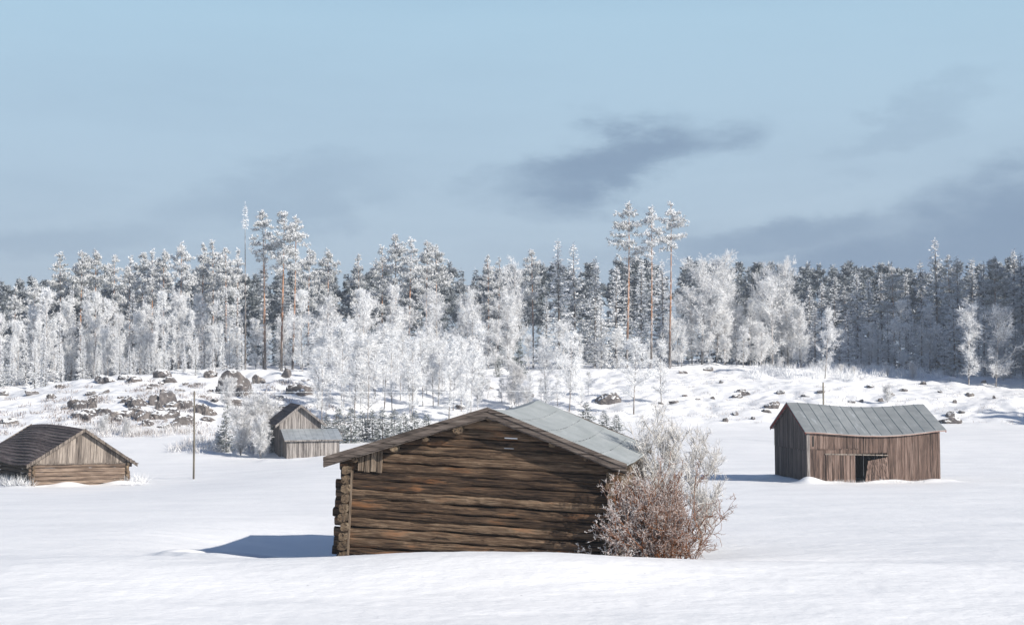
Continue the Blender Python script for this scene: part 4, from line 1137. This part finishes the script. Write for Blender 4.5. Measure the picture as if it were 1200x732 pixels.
big = [(272, 462, 46, 30, 'big slanting grey boulder below the tall pines'), (242, 486, 26, 17, 'dark angular boulder standing alone right of the thin pole'), (196, 474, 24, 22, 'pale round boulder on top of the central rock heap'),
       (182, 473, 16, 14, 'smaller boulder leaning on the pale round one from the left'), (160, 477, 22, 16, 'grey boulder left in the central rock heap'), (149, 471, 15, 9, 'round boulder above the heap, to the upper left'),
       (108, 478, 15, 15, 'dark blue-grey upright boulder at the left rock group'), (100, 489, 30, 13, 'broad pinkish boulder at the front of the left rock group'), (123, 486, 22, 10, 'low rock right of the pinkish boulder'),
       (145, 489, 26, 12, 'brown low boulder between the left group and the heap'), (168, 492, 22, 14, 'boulder at the foot of the heap, left'), (186, 490, 26, 12, 'boulder at the foot of the heap, middle'),
       (202, 488, 24, 12, 'boulder at the foot of the heap, right'), (217, 478, 26, 12, 'reddish boulder at the right shoulder of the heap'), (126, 448, 30, 9, 'long low tan rock near the foot of the left wood'),
       (158, 447, 20, 8, 'flat rock right of the long tan rock'), (190, 441, 22, 11, 'tan rock near the treeline, rounded'), (200, 447, 16, 7, 'small flat rock below the rounded tan rock'), (247, 442, 18, 10, 'brown rock at the left shoulder of the slanting boulder'),
       (303, 448, 17, 12, 'dark rounded rock right of the slanting boulder'), (336, 442, 14, 13, 'upright yellowish rock at the foot of the tall pine'), (352, 461, 32, 14, 'broad grey rock above the lean-to barn'), (366, 458, 16, 7, 'flat rock at the right end of the broad grey one'),
       (278, 474, 24, 9, 'low snow-flecked rock under the slanting boulder'), (12, 496, 24, 7, 'low pale rock by the left edge above the barn roof'), (145, 444, 18, 7, 'dark rock tucked under the left wood edge'),
       (36, 463, 20, 6, 'dark flat rock at the left wood foot'), (60, 465, 14, 5, 'small flat rock right of the dark one at left wood foot'), (4, 463, 12, 6, 'rock at the extreme left edge'), (192, 501, 18, 6, 'low rock lying in the blue shade below the heap'),
       (204, 500, 16, 7, 'greenish rock below the heap'), (245, 493, 22, 6, 'flat rock under the dark angular boulder'), (350, 489, 16, 6, 'dark rock just above the lean-to barn roof'), (333, 480, 18, 9, 'dark rock left above the lean-to barn ridge'),
       (714, 470, 30, 12, 'dark brown boulder on the slope right above the felt roof'), (617, 465, 18, 9, 'dark boulder behind the felt roof ridge'), (562, 443, 14, 5, 'flat dark rock by the wood edge, center'), (905, 477, 20, 8, 'tan low boulder left of the metal-roofed barn'),
       (874, 463, 12, 6, 'small grey rock on the right slope'), (864, 465, 16, 4, 'flat rock beside the small grey rock'), (850, 494, 7, 6, 'small round pale stone right of the big bush'), (1112, 495, 26, 8, 'dark stone heap right of the metal-roofed barn'),
       (1114, 488, 12, 8, 'stone on top of the dark stone heap'), (574, 455, 12, 4, 'thin flat stone above the ridge'), (800, 437, 12, 4, 'small stone under the big white birch'), (830, 434, 12, 5, 'yellowish stone at the big birch foot'),
       (604, 481, 16, 7, 'grey-brown stone peeking over the roof ridge'), (540, 478, 14, 6, 'stone in the birch thicket')]
for i, b in enumerate(big): rock(*b, i)
for i in range(20):
    px = 88 + i * 7.6 + random.uniform(-3, 3); py = random.choice((random.uniform(476, 496), random.uniform(484, 499)))
    rock(px, py, random.uniform(11, 22), random.uniform(7, 13), 'rugged dark rock, %s from the left among those packed round the rock heap' % ordw(i + 1), i, 'rocks packed round the heap')
for i in range(74):
    if i < 44: px, py = 70 + i * 7 + random.uniform(-2, 2), random.uniform(446, 500)
    else: px, py = 780 + (i - 44) * 13.4 + random.uniform(-6, 6), random.uniform(448, 495)
    rock(px, py, random.uniform(5, 12), random.uniform(2.5, 5), 'small half-buried stone, %s from the left on the %s slope' % (ordw(i + 1 if i < 44 else i - 43), 'left rocky' if i < 44 else 'right snowy'), i, 'small stones on the %s slope' % ('left' if i < 44 else 'right'))

# ------------------------------------------------------------------ undergrowth (uncountable)
def scrub(name, pts, h, n, w, label, m, frost, cat='grass', spread=.35, up=1.2):
    rs = np.random.default_rng(len(pts)); P = np.repeat(np.array(pts), n, 0); P[:, :2] += rs.normal(0, spread, (len(P), 2)); P[:, 2] = terr(P[:, 0], P[:, 1]) - .03
    D = rs.normal(0, .6, P.shape); D[:, 2] = abs(D[:, 2]) + up
    V, Q = blades(P, D, rs.uniform(.5, 1.3, len(P)) * h, w, rs)
    me = make_mesh(name, V, quads=Q, attr=rep4(np.clip(frost + rs.normal(0, .2, len(P)), 0, 1))); me.materials.append(m)
    put_props(link(name, me), label, cat, kind='stuff')
pts = []
for i in range(420):
    px = random.uniform(-20, 400); py = random.uniform(448, 512)
    if vnoise(np.array([px * .05]), np.array([py * .2]))[0] > -.05: pts.append(hit(px, py))
scrub('heather', pts, .42, 34, .06, 'brown heather and twigs poking through snow among the boulders', M['heather'], .35, 'heather', .45)
pts = [hit(random.uniform(540, 1215), random.uniform(436, 496)) for i in range(300)]
scrub('dry_grass', pts, .32, 16, .035, 'thin frosted grass and litter showing through the snow on the right slope', M['grass'], .5, spread=.5)
pts = [hit(random.uniform(60, 250), random.uniform(503, 513)) for i in range(70)] + [hit(random.uniform(200, 345), random.uniform(517, 532)) for i in range(70)]
scrub('frosted_grass', pts, .65, 36, .035, 'tall frosted grass along the far edge of the field', M['grass'], .75, spread=.35, up=1.0)
pts = [hit(random.uniform(880, 1215), random.uniform(430, 445)) for i in range(130)]
scrub('frosted_undergrowth', pts, 1.1, 46, .05, 'white frosted undergrowth along the foot of the shaded wood', M['birch'], .9, 'undergrowth', .5, .8)
pts = [hit(random.uniform(0, 34), random.uniform(565, 570)) for i in range(40)] + [hit(random.uniform(152, 172), random.uniform(563, 569)) for i in range(5)]
scrub('frosted_weeds', pts, .62, 40, .02, 'frosted weeds along the shaded side of the left barn', M['birch'], .8, 'weeds', .16, .7)
pts = [hit(random.uniform(955, 1090), 565.5) for i in range(26)]
scrub('frosted_straw', pts, .22, 9, .014, 'short frosted straw along the foot of the right board barn', M['grass'], .85, 'grass', .10, .8)
pts = [(random.uniform(-4.5, 2.2), 0, 0) for i in range(38)]
pts = [(x, 32.55 + .17 * -x - .25 + random.uniform(-.3, .1), 0) for x, _, _ in pts] + [(-4.25 + random.uniform(-.25, .2), 32.9, 0) for i in range(9)]
scrub('straw', pts, .26, 4, .008, 'thin frosted straws sticking out along the foot of the log wall', M['grass'], .7, 'grass', .07, 1.0)

# ------------------------------------------------------------------ large foreground bush
def grow_bush(name, base, nstem, H, spreadx, spready, seed, m, label, lvl=3, tipf=.85, basef=.05, lean=(0, 0), rad=.016, kids=(7, 6, 5), curve=.25, base_r=.35, twig=.007, frx=lambda x: 1 + 0 * x):
    rs = np.random.default_rng(seed)
    S0, S1, R0, R1, FR, LV = [], [], [], [], [], []
    def stem(p, d, L, r, lev, fr):
        n = {0: 9, 1: 6, 2: 4, 3: 3}[lev]; pts_ = [p]; dd = d / np.linalg.norm(d)
        for i in range(n):
            dd = dd + rs.normal(0, .17 + .06 * lev, 3) + np.array((0, 0, .07 if lev else .05)) ; dd /= np.linalg.norm(dd)
            if pts_[-1][2] < .12 and dd[2] < 0: dd[2] = abs(dd[2])
            q = pts_[-1] + dd * L / n; f = i / n
            S0.append(pts_[-1]); S1.append(q); R0.append(r * (1 - .6 * f)); R1.append(r * (1 - .6 * (f + 1 / n))); FR.append(min(1, fr + (tipf - basef) * (.06 * f if lev == 0 else .20 * f))); LV.append(lev)
            pts_.append(q)
        if lev < lvl:
            k = kids[lev]
            for j in range(k):
                t = rs.uniform(.10 if lev == 0 else .10, 1.0); i = min(int(t * n), n - 1); b = pts_[i] + (pts_[i + 1] - pts_[i]) * (t * n - i)
                d2 = (pts_[i + 1] - pts_[i]) / (L / n) * 1.0 + rs.normal(0, .66, 3) + np.array((0, 0, .08))
                stem(b, d2, L * rs.uniform(.24, .48) * (1.15 - .4 * t), max(twig, r * .5), lev + 1, min(1, fr + {0: .08, 1: .20, 2: .68}[lev] * (tipf + .1)))
    for s in range(nstem):
        a = rs.random() * 6.28; b = np.array([math.cos(a) * base_r * rs.random() * 1.6, math.sin(a) * base_r * rs.random(), -.2])
        d = np.array([b[0] / base_r * spreadx * .6 + rs.normal(0, .45) * spreadx + lean[0], rs.normal(0, .5) * spready + lean[1], 1.0])
        nl = np.linalg.norm(d); stem(b, d, H * rs.uniform(.6, 1.05) * (1 + .12 * (nl - 1)), rad * rs.uniform(.7, 1.2), 0, basef)
    V, Q = tubes(S0, S1, R0, R1, 3); me = make_mesh(name + '_twigs', V, quads=Q, attr=np.repeat(np.clip(np.array(FR) * frx(np.array(S0)[:, 0]), 0, 1), 6)); me.materials.append(m)
    # rime: needles of hoar frost standing on the fine twigs
    S0, S1, LV = np.array(S0), np.array(S1), np.array(LV)
    sel = (LV >= 3) & (np.array(FR) > .55); A0, A1 = S0[sel], S1[sel]; k = 1
    q = rs.random((len(A0) * k, 1)); Pp = np.repeat(A0, k, 0) * (1 - q) + np.repeat(A1, k, 0) * q
    V2, Q2 = blades(Pp, rs.normal(0, 1, Pp.shape) + (0, 0, .3), rs.uniform(.015, .035, len(Pp)), .006, rs)
    m2 = make_mesh(name + '_rime', V2, quads=Q2, attr=np.ones(len(V2)) * .95); m2.materials.append(m)
    e = empty(name, base); put_props(e, label, 'bush')
    cut = 0
    link('branches', me, e); link('rime', m2, e); m2_ = e.children[-1] if len(e.children) else None
    for c in e.children:
        if c.name.startswith('rime'): c['kind'] = 'stuff'
    print(name, 'segments', len(S0))
bz = tz(3.95, 31.6)
grow_bush('frosted_bush', (3.28, 32.0, tz(3.28, 32.0) + .02), 105, 1.95, .37, .45, 921, M['bush'], 'big red-brown thorny bush with white frosted twigs against the log barn corner', lean=(-.03, 0), base_r=.52, rad=.013, kids=(9, 6, 3), basef=.0, tipf=.42, twig=.0064, frx=lambda x: np.interp(x, [-.9, -.2, .4], [1.4, 1.0, .62]))
grow_bush('frosted_bush', (2.9, 31.95, tz(2.9, 31.95)), 14, 1.2, .9, .5, 905, M['bush'], 'low whitish shoots spreading from the bush before the log wall', lean=(-.5, 0), base_r=.3, rad=.010, kids=(7, 5, 3), basef=.2, twig=.0062)
SH1 = tree_proto('tall_shrub', gen_birch(3.4, .28, 931, nl=18, sub=8, tw=9, stems=9, r=.024, frost=.50, w=.010, bl=.20, h0=.14), M['bush2'], M['pole'], 5)
SH2 = tree_proto('tall_shrub', gen_birch(2.8, .30, 932, nl=16, sub=7, tw=8, stems=7, r=.018, frost=.52, w=.010, bl=.19, h0=.14), M['bush2'], M['pole'], 5)
plant('frosted_bush', SH1, 3.85, 37.2, 3.75, 'taller frosted shrub with yellow-brown stems behind the roof corner', cat='bush', wide=.78)
plant('frosted_bush', SH2, 5.0, 37.6, 3.0, 'thin grey frosted shrub standing right of the taller shrub behind the roof', cat='bush', wide=.8)

# ------------------------------------------------------------------ poles and wire
def pole(px, base_y, top_y, Y, label, wpx=3.4):
    x, y, z = at(px, Y); H = zat(top_y, Y) - z; r = wpx / F * Y / 2
    P = np.array([[0, 0, -.3], [0.01, 0, H * .5], [0, 0, H]]); rad = np.array([r * 1.1, r, r * .85])
    me = trunk_mesh('pole', P, rad, M['pole'], 10)
    o = put_props(link('utility_pole', me), label, 'pole'); o.location = (x, y, z)
    return x, y, z + H
xa, ya, za = pole(228.5, 553, 458, 87.5, 'thin wooden pole standing alone in the field between the left barns', 2.2)
xb, yb_, zb_ = pole(964, 472, 448, 118, 'thin dark pole rising behind the metal roof of the right barn', 2.2)
def wire(p, q, sag, label):
    n = 24; T = np.linspace(0, 1, n + 1)[:, None]; C = np.array(p) * (1 - T) + np.array(q) * T; C[:, 2:] -= sag * 4 * T * (1 - T)
    V, Q = tubes(C[:-1], C[1:], .009, .009, 5); me = make_mesh('wire', V, quads=Q); me.materials.append(M['frostwire'])
    put_props(link('overhead_wire', me), label, 'wire')
wire((xa, ya, za - .05), (xb, yb_, zb_ - .1), .25, 'white frosted wire stretched from the field pole towards the right')
wire((xa, ya, za - .05), (-62, 100, tz(-62, 100) + 5.6), .25, 'white frosted wire running left from the field pole')
print('trees', NTREE, 'objects', len(bpy.data.objects))

# ------------------------------------------------------------------ winter haze
def haze():
    x0, x1, y0, y1, z0, z1 = -700, 700, -60, 700, -8, 48
    V = [(x, y, z) for z in (z0, z1) for (x, y) in ((x0, y0), (x1, y0), (x1, y1), (x0, y1))]
    m = bpy.data.materials.new('haze'); m.use_nodes = True; nt = m.node_tree; nt.nodes.clear()
    o = nt.nodes.new('ShaderNodeOutputMaterial'); v = nt.nodes.new('ShaderNodeVolumePrincipled')
    v.inputs['Color'].default_value = (.80, .88, 1.0, 1); v.inputs['Density'].default_value = .0006; v.inputs['Anisotropy'].default_value = .2
    nt.links.new(v.outputs[0], o.inputs['Volume'])
    b = pymesh('haze', V, [(0, 3, 2, 1), (4, 5, 6, 7), (0, 1, 5, 4), (1, 2, 6, 5), (2, 3, 7, 6), (3, 0, 4, 7)], m)
    b['kind'] = 'stuff'; b['label'] = 'thin cold winter haze over field and wood'; b['category'] = 'haze'
haze()
